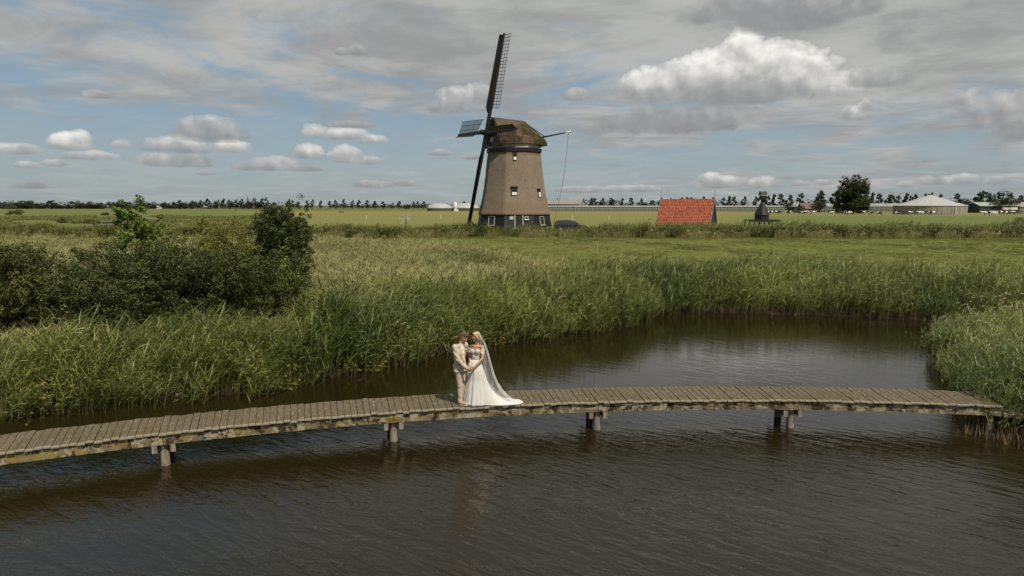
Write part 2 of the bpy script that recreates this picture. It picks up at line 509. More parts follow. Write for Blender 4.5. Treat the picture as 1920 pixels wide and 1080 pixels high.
m_water, kk, b = mat('water')
pos = kk.n('ShaderNodeNewGeometry').outputs['Position']
wp = kk.mapping(pos, (1, 1, 1), (0, 0, R(40)))
wpB = kk.mapping(pos, (1, 1, 1), (0, 0, R(12)))
w1 = kk.noise(kk.mapping(wp, (.62, 2.3, 1)), 1.9, 3, .5, .5)
w2 = kk.noise(kk.mapping(wpB, (1.2, 3.6, 1)), 2.4, 3, .55, .8)
w3 = kk.noise(kk.mapping(pos, (1, 2.0, 1)), 9.0, 2, .5)
calm = kk.noise(kk.mapping(pos, (.5, 1.2, 1)), .16, 3, .5)
hh = kk.m('ADD', kk.m('MULTIPLY', w1, 1.25), kk.m('ADD', kk.m('MULTIPLY', w2, .35), kk.m('MULTIPLY', w3, .07)))
wx_, wy_, wz_ = kk.sep(pos)
lee = kk.rng(wy_, 13.0, 22.0, 1.0, .14)
hh = kk.m('MULTIPLY', hh, kk.m('MULTIPLY', lee, kk.rng(calm, .3, .7, .40, 1.7)))
setp(kk, b, (.0125, .0095, .0030), .02, .5, bump(kk, hh, 1.0, .036), IOR=1.45)
wb = MB()
wb.quad((-62, -62, 0), (72, -62, 0), (72, 45, 0), (-62, 45, 0))
tag(wb.build('water', m_water), 'dark brown rippled pond water', 'water', kind='structure')

# ------------------------------------------------------------------ vegetation: leaves, reeds, scattered stuff
def leaf_mesh(name, P, N, size, mats, aspect=.55, fold=.25):
    """one bent leaf (two quads) at each point P, facing N"""
    n = len(P)
    N = N / (np.linalg.norm(N, axis=1, keepdims=True) + 1e-9)
    r_ = rng.normal(size=(n, 3))
    T = np.cross(N, r_)
    T /= np.linalg.norm(T, axis=1, keepdims=True) + 1e-9
    B = np.cross(N, T)
    s = size[:, None] * np.ones((1, 3))
    v = np.empty((n, 4, 3))
    v[:, 0] = P - T * s * .5
    v[:, 1] = P + B * s * aspect * .5 + N * s * fold * .3
    v[:, 2] = P + T * s * .5 - N * s * fold
    v[:, 3] = P - B * s * aspect * .5 + N * s * fold * .3
    f = np.arange(n * 4).reshape(n, 4)
    return np_mesh(name, v.reshape(-1, 3), f, mats)

def crown_points(lumps, n, shell=.65):
    """points and outward normals spread over a set of lumps (x,y,z,rx,ry,rz)"""
    L = np.array(lumps)
    w = (L[:, 3] * L[:, 4] + L[:, 3] * L[:, 5] + L[:, 4] * L[:, 5])
    i = rng.choice(len(L), n, p=w / w.sum())
    d = rng.normal(size=(n, 3))
    d /= np.linalg.norm(d, axis=1, keepdims=True)
    rad = shell + (1 - shell) * rng.random(n) ** .6 + .10 * rng.normal(size=n)
    P = L[i, :3] + d * rad[:, None] * L[i, 3:]
    Nn = d / L[i, 3:] + rng.normal(size=(n, 3)) * .45
    Nn[:, 2] += .5
    return P, Nn

def cluster_points(lumps, n, per=42, rad=.19, shell=.7):
    """leaves gathered into sprigs over the lumps, so that light and dark clumps form"""
    k_ = max(8, n // per)
    Cn, Nn = crown_points(lumps, k_, shell)
    i = rng.integers(0, k_, n)
    d = rng.normal(size=(n, 3))
    d /= np.linalg.norm(d, axis=1, keepdims=True)
    r_ = rad * rng.uniform(.55, 1.35, k_)[i] * rng.random(n) ** .45
    P = Cn[i] + d * r_[:, None] * np.array([1.0, 1.0, .8])
    N2 = Nn[i] / (np.linalg.norm(Nn[i], axis=1, keepdims=True) + 1e-9) * .7 + d + rng.normal(size=(n, 3)) * .35
    return P, N2

def lumpy(n, w, d, h, z0=.2, r=(.22, .38), top=None, seed=1):
    """lumps filling a dome w x d x h"""
    q = random.Random(seed)
    out = []
    while len(out) < n:
        x, y, z = q.uniform(-1, 1), q.uniform(-1, 1), q.uniform(0, 1)
        lim = 1 - z ** 2.2 if top is None else top(z)
        if x * x + y * y > lim * lim + .02: continue
        rr = q.uniform(*r)
        out.append((x * w / 2 * .90, y * d / 2 * .90, z0 + z * h * .86, rr * min(w, 2.2 * h) * .5, rr * min(d, 2.2 * h) * .5, rr * h * .55))
    return out

def ribbon(P, wid, side):
    P = np.asarray(P)
    k_ = len(P)
    wv = np.asarray(wid)[:, None] * np.asarray(side)[None, :]
    v = np.empty((2 * k_, 3))
    v[0::2] = P - wv
    v[1::2] = P + wv
    i = np.arange(k_ - 1) * 2
    return v, np.stack([i, i + 1, i + 3, i + 2], 1)

def plant(blades, name, mats):
    V, F, H, b_ = [], [], [], 0
    for v, f, h in blades:
        V.append(v); F.append(f + b_); H.append(h); b_ += len(v)
    return np_mesh(name, np.concatenate(V), np.concatenate(F), mats, {'h': np.concatenate(H)})

def reed_clump(seed, n=11, hgt=2.0, spread=.30, plume=.3, wind=.46, leaf=.52, lw=.0138, nl=(6, 9)):
    q = np.random.default_rng(seed)
    out = []
    for _ in range(n):
        b0 = np.array([q.normal() * spread, q.normal() * spread, -.1])
        H = hgt * q.uniform(.72, 1.08)
        lean = np.array([wind * q.uniform(.4, 1.3), q.normal() * .10])
        t = np.linspace(0, 1, 5)
        P = np.stack([b0[0] + lean[0] * t ** 2 * H * .5, b0[1] + lean[1] * t ** 2 * H, b0[2] + H * t * (1 - .05 * t * abs(lean[0]))], 1)
        a_ = q.uniform(0, math.pi)
        v, f = ribbon(P, np.array([.006, .006, .005, .004, .002]), (math.cos(a_), math.sin(a_), 0))
        out.append((v, f, np.repeat(t, 2)))
        for j in range(q.integers(*nl)):
            s = q.uniform(.30, 1.0) ** .75
            p0 = np.array([np.interp(s, t, P[:, c]) for c in range(3)])
            an = q.normal() * .75 + (.1 if q.random() < .86 else math.pi)
            dirh = np.array([math.cos(an), math.sin(an), 0])
            L = leaf * q.uniform(.6, 1.15)
            up0 = q.uniform(.7, 1.7)
            u = np.linspace(0, 1, 4)
            droop = q.uniform(.25, .95)
            pts = p0[None] + L * (dirh[None] * u[:, None] + np.stack([np.zeros(4), np.zeros(4), up0 * u - droop * u ** 2], 1))
            side = np.array([-dirh[1], dirh[0], q.normal() * .5])
            side /= np.linalg.norm(side)
            v, f = ribbon(pts, lw * np.array([.55, 1.0, .75, .05]), side)
            out.append((v, f, np.full(8, .35 + .65 * s)))
        if q.random() < plume:
            p0 = P[-1]
            for j in range(5):
                an = q.normal() * .5
                L = q.uniform(.12, .24)
                u = np.linspace(0, 1, 3)
                pts = p0[None] + L * (np.array([math.cos(an) * .8, math.sin(an) * .5, 0])[None] * u[:, None] + np.stack([u * 0, u * 0, .7 * u - .6 * u ** 2], 1))
                v, f = ribbon(pts, .012 * np.array([.6, 1.0, .2]), (0, .7, .7))
                out.append((v, f, np.full(6, 1.35)))
    return out

def grass_clump(seed, n=45, hgt=1.1, spread=.35, wind=.35, w=.006, seedhead=.3):
    q = np.random.default_rng(seed)
    out = []
    for _ in range(n):
        b0 = np.array([q.normal() * spread, q.normal() * spread, -.05])
        H = hgt * q.uniform(.45, 1.1)
        an = q.uniform(0, 6.28)
        l = q.uniform(.05, .4)
        lean = np.array([wind * q.uniform(.4, 1.2) + math.cos(an) * l, math.sin(an) * l])
        t = np.linspace(0, 1, 4)
        P = np.stack([b0[0] + lean[0] * t ** 2 * H * .8, b0[1] + lean[1] * t ** 2 * H * .8, b0[2] + H * (t - .22 * t ** 2 * min(1, abs(lean).sum()))], 1)
        a_ = q.uniform(0, math.pi)
        hd = q.random() < seedhead
        v, f = ribbon(P, w * (np.array([.9, .8, .7, 1.5]) if hd else np.array([1, 1, .7, .05])), (math.cos(a_), math.sin(a_), 0))
        out.append((v, f, np.repeat(t, 2) * (1.3 if hd else 1.0)))
    return out

def herb_clump(seed, n=90, hgt=.8, spread=.4, leaf=.09):
    q = np.random.default_rng(seed)
    out = []
    for _ in range(9):
        b0 = np.array([q.normal() * spread * .6, q.normal() * spread * .6, -.05])
        an = q.uniform(0, 6.28)
        H = hgt * q.uniform(.6, 1.05)
        t = np.linspace(0, 1, 4)
        P = np.stack([b0[0] + math.cos(an) * .3 * t ** 1.5 * H, b0[1] + math.sin(an) * .3 * t ** 1.5 * H, b0[2] + H * t], 1)
        v, f = ribbon(P, np.full(4, .006), (1, 0, 0))
        out.append((v, f, np.repeat(t, 2)))
        for _j in range(n // 9):
            s = q.uniform(.25, 1)
            p0 = np.array([np.interp(s, t, P[:, c]) for c in range(3)])
            d = q.normal(size=3); d[2] = abs(d[2]) * .5; d /= np.linalg.norm(d)
            sd_v = np.cross(d, q.normal(size=3)); sd_v /= np.linalg.norm(sd_v)
            L = leaf * q.uniform(.6, 1.5)
            u = np.linspace(0, 1, 3)
            pts = p0[None] + d[None] * (L * (u[:, None] + .4)) - np.stack([u * 0, u * 0, .4 * L * u ** 2], 1)
            v, f = ribbon(pts, L * np.array([.12, .36, .04]), sd_v)
            out.append((v, f, np.full(6, .4 + .6 * s)))
    return out

LIB = bpy.data.collections.new('plant_library')          # holds the source clumps only

_ng_cache = {}
def scatter_tree(coll):
    ng = bpy.data.node_groups.new('scatter_' + coll.name, 'GeometryNodeTree')
    ng.interface.new_socket('Geometry', in_out='INPUT', socket_type='NodeSocketGeometry')
    ng.interface.new_socket('Geometry', in_out='OUTPUT', socket_type='NodeSocketGeometry')
    gi, go = ng.nodes.new('NodeGroupInput'), ng.nodes.new('NodeGroupOutput')
    ci = ng.nodes.new('GeometryNodeCollectionInfo')
    ci.inputs['Collection'].default_value = coll
    ci.inputs['Separate Children'].default_value = True
    ci.inputs['Reset Children'].default_value = True
    ip = ng.nodes.new('GeometryNodeInstanceOnPoints')
    ip.inputs['Pick Instance'].default_value = True
    def named(nm, typ):
        nd = ng.nodes.new('GeometryNodeInputNamedAttribute')
        nd.data_type = typ
        nd.inputs['Name'].default_value = nm
        return nd.outputs['Attribute']
    e2r = ng.nodes.new('FunctionNodeEulerToRotation')
    L = ng.links.new
    L(gi.outputs[0], ip.inputs['Points'])
    L(ci.outputs[0], ip.inputs['Instance'])
    L(named('idx', 'INT'), ip.inputs['Instance Index'])
    L(named('rot', 'FLOAT_VECTOR'), e2r.inputs[0])
    L(e2r.outputs[0], ip.inputs['Rotation'])
    L(named('scl', 'FLOAT_VECTOR'), ip.inputs['Scale'])
    L(ip.outputs[0], go.inputs[0])
    return ng

def scatter(name, P, protos, label, cat, scl=(.8, 1.2), yaw=.5, scale_arr=None, tilt=.06):
    n = len(P)
    coll = bpy.data.collections.new('clumps_' + name)
    for i, me in enumerate(protos):
        coll.objects.link(bpy.data.objects.new('clump_%s_%02d' % (name, i), me))
    me = bpy.data.meshes.new(name)
    me.vertices.add(n)
    me.vertices.foreach_set('co', np.ascontiguousarray(P, dtype=np.float32).ravel())
    at_ = me.attributes.new('idx', 'INT', 'POINT')
    at_.data.foreach_set('value', rng.integers(0, len(protos), n).astype(np.int32))
    at_ = me.attributes.new('rot', 'FLOAT_VECTOR', 'POINT')
    rot = np.stack([rng.normal(size=n) * tilt, rng.normal(size=n) * tilt, rng.uniform(-yaw, yaw, n)], 1)
    at_.data.foreach_set('vector', rot.astype(np.float32).ravel())
    s = rng.uniform(scl[0], scl[1], n)
    if scale_arr is not None: s = s * scale_arr
    at_ = me.attributes.new('scl', 'FLOAT_VECTOR', 'POINT')
    at_.data.foreach_set('vector', np.stack([s * rng.uniform(.9, 1.1, n), s, s * rng.uniform(.88, 1.12, n)], 1).astype(np.float32).ravel())
    me.update()
    o = link(name, me)
    md = o.modifiers.new('scatter', 'NODES')
    md.node_group = scatter_tree(coll)
    tag(o, label, cat, kind='stuff')
    return o

def sample(n, x0, x1, y0, y1, test):
    X, Y = rng.uniform(x0, x1, n), rng.uniform(y0, y1, n)
    sd = pond_sd(np.stack([X, Y], 1))
    keep = test(X, Y, sd) > rng.random(n)
    X, Y, sd = X[keep], Y[keep], sd[keep]
    return np.stack([X, Y, height(X, Y, sd)], 1), sd

def in_view(X, Y, pad=4.0):
    return (np.abs(X) < Y * .88 + pad)

m_reed = leafmat('reed_leaf', (.042, .072, .011), (.212, .235, .056), (.19, .15, .07), trans=.22, patch=.20, straw=.06, spec=.30, rough=.40, pc=2.4)
m_dead = leafmat('dead_reed', (.15, .12, .07), (.25, .21, .125), trans=.15, patch=.5)
m_pale = leafmat('pale_grass', (.115, .150, .034), (.320, .295, .115), (.36, .30, .16), trans=.22, patch=.16, straw=.18, pc=2.2, spec=.2, rough=.5)
m_tuft = leafmat('meadow_grass', (.075, .115, .020), (.215, .215, .056), (.29, .24, .10), trans=.25, patch=.22, straw=.12, spec=.15, pc=3.0)
m_herb = leafmat('bank_herb', (.055, .080, .014), (.15, .155, .028), (.20, .12, .04), trans=.25, patch=.35, straw=.10)
m_ditch = leafmat('ditch_reed', (.050, .078, .016), (.20, .21, .056), (.28, .235, .11), trans=.25, patch=.10, straw=.18, spec=.2)
m_straw = leafmat('dry_reed_stem', (.20, .135, .065), (.28, .20, .10), trans=.1, patch=.5)

reeds = [plant(reed_clump(10 + i), 'reed', m_reed) for i in range(5)]
pales = [plant(grass_clump(30 + i, 46, 1.05) + reed_clump(60 + i, 3, 1.25, .35, .3, leaf=.35), 'pale_grass', m_pale) for i in range(4)]
tufts = [plant(grass_clump(40 + i, 40, .20, .22, .1, .007, .1), 'grass_tuft', m_tuft) for i in range(3)]
herbs = [plant(herb_clump(50 + i), 'bank_herb', m_herb) for i in range(4)]
ditch = [plant(reed_clump(70 + i, 9, 1.35, .34, .3, .30, .42, .022, (4, 7)) + grass_clump(75 + i, 16, .9, .35, .2, .012), 'ditch_reed', m_ditch) for i in range(4)]
dead = [plant(reed_clump(110 + i, 5, 2.15, .25, 1.0, .22, .25, .008, (0, 3)), 'dead_reed', m_dead) for i in range(3)]
stub = [plant(grass_clump(80 + i, 34, .50, .16, .02, .006, 0), 'dry_stem', m_straw) for i in range(2)]

def reed_zone(X, Y, sd):
    w = 6.0 + 1.6 * wob(X, Y, .35)
    w = np.where(X < -8, 4.0 + .9 * wob(X, Y, .5), w)
    far = (X > 7) & (Y > 31)
    w = np.where(far, 7.5 + wob(X, Y, .3), w)
    w = np.where((X > 11) & (Y < 31), 14.0, w)
    d = np.where(X > 11, sstep(sd, -.3, .1), sstep(sd, -.75, -.15)) * (1 - sstep(sd, w - 2.0, w))
    path = (X > 11.6) & (X < 12.45) & (np.abs(Y - (17.55 - (X - 12) * .25)) < .62)
    return d * in_view(X, Y) * (Y < 60) * (Y > 9) * np.where(path, .03, 1.0)

P, sdv = sample(28500, -36, 42, 9, 52, reed_zone)
sc_ = .74 + .20 * sstep(sdv, 0, 2.0) + .16 * wob(P[:, 0], P[:, 1], .55, 2) + .10 * wob(P[:, 0], P[:, 1], 2.3, 5)
sc_ *= np.where(P[:, 0] < -8, .86, 1.0)
sc_ *= np.where((P[:, 0] > 11) & (P[:, 1] < 31), np.where(P[:, 1] < 20.5, .98, .70), 1.0) * np.where((P[:, 0] > 7) & (P[:, 1] > 31), .96, 1.0)
scatter('reeds', P, reeds, 'dense tall green reeds bent by the wind along the pond banks', 'reeds', (.78, 1.1), .55, sc_)

def pale_lim(X, Y): return 48 + 22 * (1 - sstep(X / np.maximum(Y, 1), -.25, .12))
P, sdv = sample(2200, -34, 40, 9, 52, lambda X, Y, sd: reed_zone(X, Y, sd) * ((wob(X, Y, .5, 8) > .15) + ((X < -11.5) & (sd > 1.5)) * .8))
scatter('dead_reeds', P, dead, 'tan dead reed stalks with plumes among the green reeds', 'reeds', (.72, 1.0), .5)

P, sdv = sample(52000, -62, 40, 18, 74, lambda X, Y, sd: sstep(sd, 3.4, 5.5) * in_view(X, Y) * (1 - sstep(Y, pale_lim(X, Y) - 4 + 4 * wob(X, Y, .12), pale_lim(X, Y) + 3 + 3 * wob(X, Y, .2))) * (1 - .45 * sstep(Y, 40, 60)) * np.where(X > 9, (sd < 9.5) * .2, 1) * (X < 20))
scatter('pale_grass', P, pales, 'tall pale grass gone to seed behind the reeds', 'tall grass', (.7, 1.15), .6, .85 + .3 * wob(P[:, 0], P[:, 1], .3))

P, sdv = sample(44000, -76, 78, 36, 87, lambda X, Y, sd: sstep(sd, 6, 9) * in_view(X, Y, 2) * sstep(Y, 38, 46) * .9)
scatter('meadow_grass', P, tufts, 'short mown grass of the meadow strip between reeds and ditch', 'grass', (.6, 1.25), 3.1, .75 + .5 * np.maximum(wob(P[:, 0], P[:, 1], .25), -.4))

P, sdv = sample(9000, -66, 76, 83.5, 89.5, lambda X, Y, sd: in_view(X, Y, 4) * (1 - .55 * (np.abs(X - 0) < 7)) * (Y < 87.7 + wob(X, Y, .25)) * (Y > 84.2 + .9 * wob(X, Y, .9, 2)) * (.55 + .45 * (wob(X, Y, .6, 5) > -.2)))
dsc = np.where(P[:, 0] > 8, 1.05, .88) + .30 * wob(P[:, 0], P[:, 1], .45, 1) + .2 * wob(P[:, 0], P[:, 1], 1.7, 3)
dsc = dsc * np.where((P[:, 0] > 4.8) & (P[:, 0] < 10.6), .72, 1.0)
scatter('ditch_reeds', P, ditch, 'low strip of reeds and tall weeds along the ditch in front of the windmill', 'reeds', (.7, 1.15), .7, dsc)

P, sdv = sample(2600, -66, 76, 82.3, 85.2, lambda X, Y, sd: in_view(X, Y, 4) * (wob(X, Y, .55, 7) > -.05) * .8)
scatter('straw_grass', P, pales, 'pale straw coloured grass along the foot of the ditch reeds', 'tall grass', (.55, .95), .6)
P, sdv = sample(500, -66, 76, 84.5, 88.5, lambda X, Y, sd: in_view(X, Y, 4) * (wob(X, Y, .4, 9) > .2))
scatter('ditch_weeds', P, herbs, 'leafy dark weeds rising among the ditch reeds', 'weeds', (1.2, 1.9), 3.1)

P, sdv = sample(9000, -26, 30, 12, 40, lambda X, Y, sd: ((sd > -.3) & (sd < 2.2)) * (wob(X, Y, .75, 4) > .12) * in_view(X, Y) * np.where((X > 7) & (Y > 30), .05, np.where(X > 11, .25, .8)))
scatter('bank_herbs', P, herbs, 'yellowish green leafy weeds hanging over the water edge of the bank', 'weeds', (.7, 1.35), 3.1)

P, sdv = sample(30000, -26, 34, 12, 40, lambda X, Y, sd: ((sd > -.4) & (sd < .12)) * in_view(X, Y) * np.where((X > 11.5) & (Y < 18.2), .8, (wob(X, Y, .9, 1) > .36) * np.where(X > 11.5, .12, .38)))
P[:, 2] = np.maximum(P[:, 2], -.12)
scatter('dry_reed_stems', P, stub, 'dry straw coloured reed stems standing at the water line', 'reed stems', (.6, 1.2), 3.1)

P, sdv = sample(4200, -130, -24, 55, 190, lambda X, Y, sd: in_view(X, Y, 4) * (X < -.36 * Y + 2 * wob(X, Y, .05)) * np.where(Y < 84, (wob(X, Y, .2, 2) > .3) * (Y > 66), (wob(X, Y, .11, 3) > .05)) * .9)
m_rough = leafmat('rough_weed', (.085, .12, .028), (.21, .20, .06), (.25, .17, .08), trans=.2, patch=.06, straw=.10)
rough = [plant(herb_clump(90 + i, 110, .55, .9, .17) + grass_clump(95 + i, 40, .7, .8, .3, .015), 'rough_weed', m_rough) for i in range(3)]
scatter('rough_weeds', P, rough, 'yellow green rough weeds over the pasture at the left', 'weeds', (.6, 1.5), 3.1)

# ------------------------------------------------------------------ shrubs and trees
m_bark = simple('bark', (.075, .058, .042), (.05, .04, .03), 8, .9, .1, .4, stretch=(1, 1, .2))
def fol(name, a_, b_, patch=.5, trans=.22, spec=.25):
    return leafmat(name, a_, b_, None, trans=trans, patch=patch, attr=False, spec=spec)
m_fdark = fol('dark_shrub_leaf', (.034, .050, .011), (.112, .128, .036))
m_fleft = fol('olive_shrub_leaf', (.045, .058, .012), (.115, .115, .028))
m_fyel = fol('yellow_green_leaf', (.065, .078, .008), (.195, .185, .022))
m_flight = fol('light_green_leaf', (.070, .120, .016), (.22, .28, .055), trans=.28)
m_fround = fol('round_tree_leaf', (.022, .038, .008), (.060, .078, .018))
m_fmix = fol('mixed_shrub_leaf', (.055, .075, .016), (.13, .14, .034))

def branches(n, w, d, h, seed, r0=.05, spread=.85):
    q = random.Random(seed)
    mb = MB()
    for i in range(n):
        an = q.uniform(0, 6.28)
        s = q.uniform(.2, spread)
        pts = []
        for t in (0, .35, .7, 1):
            pts.append((math.cos(an) * w / 2 * s * t ** .8 + q.uniform(-.06, .06) * t, math.sin(an) * d / 2 * s * t ** .8, -.15 + h * q.uniform(.75, .95) * t))
        mb.tube(pts, [r0, r0 * .7, r0 * .45, r0 * .15], 5)
    return mb

def shrub(name, label, loc, w, d, h, n, size, m, seed, lumps=26, group=None, cat='shrub', r=(.22, .38), top=None, stems=9, z0=.15, sprays=0):
    x, y = loc
    z = float(height([x], [y])[0])
    root = empty(name, (x, y, z))
    L = lumpy(lumps, w, d, h, z0, r, top, seed)
    P, Nn = cluster_points(L, n, rad=min(.24, .075 * h + .02)) if n > 9000 else crown_points(L, n)
    if sprays:                                      # loose shoots that stick out of the top
        q = np.random.default_rng(seed)
        for _ in range(sprays):
            l = L[q.integers(len(L))]
            t = q.random(26)
            up = np.stack([l[0] + (q.normal() * .3 + .12) * t, l[1] + q.normal() * .2 * t, l[2] + l[5] * .7 + t * q.uniform(.25, .75) * h * .28], 1) + q.normal(size=(26, 3)) * .035
            P = np.concatenate([P, up]); Nn = np.concatenate([Nn, q.normal(size=(26, 3))])
    keep = P[:, 2] > .02
    P, Nn = P[keep], Nn[keep]
    link('foliage', leaf_mesh('foliage', P, Nn, rng.uniform(.6, 1.3, len(P)) * size, m), root)
    branches(stems, w, d, h, seed).build('stems', m_bark, root)
    tag(root, label, cat, group)
    return root

shrub('dark_shrub', 'broad dark olive green shrub, the largest of the thicket behind the left reeds', (-14.3, 26.6), 9.6, 4.6, 4.1, 150000, .085, m_fdark, 3, 80, cat='shrub', r=(.22, .36), top=lambda z: 1 - .45 * z ** 3, stems=16, sprays=22)
shrub('olive_shrub', 'olive green shrub at the far left edge beside the dark shrub', (-18.9, 25.6), 5.6, 4.0, 3.7, 52000, .085, m_fleft, 4, 44, cat='shrub', r=(.26, .42), top=lambda z: 1 - .5 * z ** 2, stems=10, sprays=18)
shrub('yellow_green_shrub', 'yellowish green upright shrub between the pale sapling and the round dark tree', (-12.9, 29.9), 3.7, 2.6, 4.75, 36000, .085, m_fyel, 5, 34, cat='shrub', r=(.26, .40), top=lambda z: 1 - .45 * z ** 2, stems=9, sprays=30)
shrub('mixed_shrub', 'mid green shrub at the right end of the thicket below the round dark tree', (-9.55, 28.0), 3.0, 2.6, 3.5, 24000, .08, m_fmix, 6, 28, cat='shrub', r=(.28, .42), top=lambda z: 1 - .5 * z ** 2, stems=8, sprays=14)
shrub('reed_bush', 'low dark bush standing in the pale grass behind the couple', (-4.3, 33.6), 2.2, 1.7, 1.75, 3800, .09, m_fdark, 8, 12, cat='shrub', stems=6, sprays=14)
shrub('leafy_sprout', 'bright green leafy sprout in front of the round dark tree', (-9.9, 30.2), 1.5, 1.3, 3.7, 2600, .11, m_flight, 12, 12, cat='shrub', stems=5, sprays=8)

def small_tree(name, label, loc, w, d, h, trunk, n, size, m, seed, lumps, r, top, cat='tree', sprays=0, shell=.6):
    x, y = loc
    z = float(height([x], [y])[0])
    root = empty(name, (x, y, z))
    L = lumpy(lumps, w, d, h - trunk, trunk, r, top, seed)
    P, Nn = cluster_points(L, n, 38, .20, shell)
    if sprays:
        q = np.random.default_rng(seed)
        for _ in range(sprays):
            l = L[q.integers(len(L))]
            t = q.random(30)
            up = np.stack([l[0] + q.normal() * .35 * t, l[1] + q.normal() * .35 * t, l[2] + l[5] * .6 + t * q.uniform(.4, .9)], 1) + q.normal(size=(30, 3)) * .05
            P = np.concatenate([P, up]); Nn = np.concatenate([Nn, q.normal(size=(30, 3))])
    link('crown', leaf_mesh('crown', P, Nn, rng.uniform(.6, 1.3, len(P)) * size, m), root)
    mb = MB()
    q = random.Random(seed)
    mb.tube([(0, 0, -.3), (.05, 0, trunk * .6), (.1, .05, trunk + h * .35), (.12, .05, h * .85)], [w * .045, w * .036, w * .022, w * .006], 8)
    for i in range(9):
        an = i * 2.4
        z0 = trunk * .7 + h * .06 * i
        e = (math.cos(an) * w * .38, math.sin(an) * d * .38, min(h * .92, z0 + h * .22))
        mb.tube([(.06, .02, z0), (e[0] * .5, e[1] * .5, z0 + h * .14), e], [w * .016, w * .011, w * .004], 5)
    mb.build('trunk', m_bark, root)
    tag(root, label, cat)
    return root

small_tree('round_tree', 'dense dark green rounded tree standing right of the thicket above the reeds', (-11.3, 33.2), 2.65, 2.6, 5.45, 1.0, 46000, .09, m_fround, 21, 90, (.32, .50), lambda z: (1 - (abs(z - .50) / .60) ** 2.8) ** .5 if abs(z - .50) < .58 else 0, sprays=8)
small_tree('light_sapling', 'bright pale green sapling with loose leaves at the back left of the thicket', (-17.0, 31.2), 3.3, 2.6, 5.5, 1.2, 15000, .14, m_flight, 22, 46, (.24, .38), lambda z: 1 - .50 * z ** 2.2, sprays=0, shell=.35)

# trees further off: a few kinds, each built once and copied with its parts
m_ft1 = fol('poplar_leaf', (.026, .040, .014), (.058, .072, .028), .08)
m_ft2 = fol('far_tree_leaf', (.020, .030, .011), (.050, .060, .022), .05)
m_ft3 = fol('willow_leaf', (.060, .085, .028), (.10, .12, .045), .05)

def proto_tree(kind, seed):
    """unit tree: height 1, crown width 1"""
    q = random.Random(seed)
    mb = MB()
    mb.tube([(0, 0, -.03), (.01, 0, .3), (.03, .01, .7), (.04, .01, .93)], [.045, .036, .02, .004], 6)
    if kind == 0:
        L = []
        for i in range(15):
            z = .26 + .68 * (i / 14)
            s = (1 - abs((z - .45) / .6) ** 1.6) * .30 + .04
            an = q.uniform(0, 6.28)
            L.append((math.cos(an) * s * .8 + .05 * z, math.sin(an) * s * .8, z + q.uniform(-.03, .03), q.uniform(.11, .2) * (1.2 - .6 * z), q.uniform(.11, .2) * (1.2 - .6 * z), q.uniform(.05, .10)))
            mb.tube([(.02, 0, z - .12), (L[-1][0], L[-1][1], z)], [.012, .004], 4)
        P, Nn = crown_points(L, 1700, .4)
        sz, m = .075, m_ft1
    else:
        L = lumpy(18, 1.0, 1.0, .86, .12, (.24, .42), lambda z: (1 - (abs(z - .42) / .62) ** 2.2) if abs(z - .42) < .6 else 0, seed)
        P, Nn = crown_points(L, 1900, .55)
        sz, m = .06, m_ft2
        for i in range(5):
            mb.tube([(.02, 0, .2 + .08 * i), (L[i][0], L[i][1], L[i][2])], [.014, .005], 4)
    P = P[P[:, 2] > .01] if True else P
    Nn = Nn[:len(P)]
    return leaf_mesh('crown', P, Nn, rng.uniform(.6, 1.4, len(P)) * sz, m), mb.mesh('trunk', m_bark)

PROTO = {0: [proto_tree(0, 100 + i) for i in range(5)], 1: [proto_tree(1, 120 + i) for i in range(4)]}
def far_tree(name, label, x, y, h, w, kind, group, i, z=None, crown_mat=None):
    cr, tr = PROTO[kind][i % len(PROTO[kind])]
    if z is None: z = float(height([x], [y])[0])
    root = empty(name, (x, y, z), (i * 1.7) % .9 - .45)
    root.scale = (w * 1.12, w * 1.12, h * 1.02)
    c = link('crown', cr, root)
    if crown_mat:
        c.material_slots[0].link = 'OBJECT'
        c.material_slots[0].material = crown_mat
    link('trunk', tr, root)
    tag(root, label, 'tree', group)
    return root

# ------------------------------------------------------------------ footbridge
m_plank, kk, b = mat('weathered_plank')
tco = kk.n('ShaderNodeTexCoord').outputs['Object']
oi = kk.n('ShaderNodeObjectInfo').outputs['Random']
off = kk.v('ADD', tco, kk.comb(kk.m('MULTIPLY', oi, 53.0), kk.m('MULTIPLY', oi, 31.0), 0.0))
gr = kk.noise(kk.mapping(off, (14, 1.0, 4)), 3.0, 6, .65)
bl = kk.noise(off, 11.0, 6, .70)
al = kk.noise(kk.n('ShaderNodeNewGeometry').outputs['Position'], .8, 5, .6)
c1 = kk.mix(kk.rng(gr, .3, .7), (.070, .055, .035), (.165, .135, .090))
c1 = kk.mix(kk.m('MULTIPLY', oi, .6), c1, (.105, .080, .048))
c1 = kk.mix(kk.rng(al, .40, .60, 0, .55), c1, (.085, .073, .036))
c1 = kk.mix(kk.rng(bl, .57, .66, 0, .75), c1, (.30, .27, .20))
c1 = kk.mix(kk.rng(bl, .30, .39, .75, 0), c1, (.05, .042, .025))
px_, py_, pz_ = kk.sep(tco)
c1 = kk.mix(kk.rng(py_, -.66, -.58, .55, 0.0), c1, (.34, .30, .23))
setp(kk, b, c1, .9, .15, bump(kk, kk.m('ADD', gr, kk.m('MULTIPLY', bl, .6)), .6, .012))

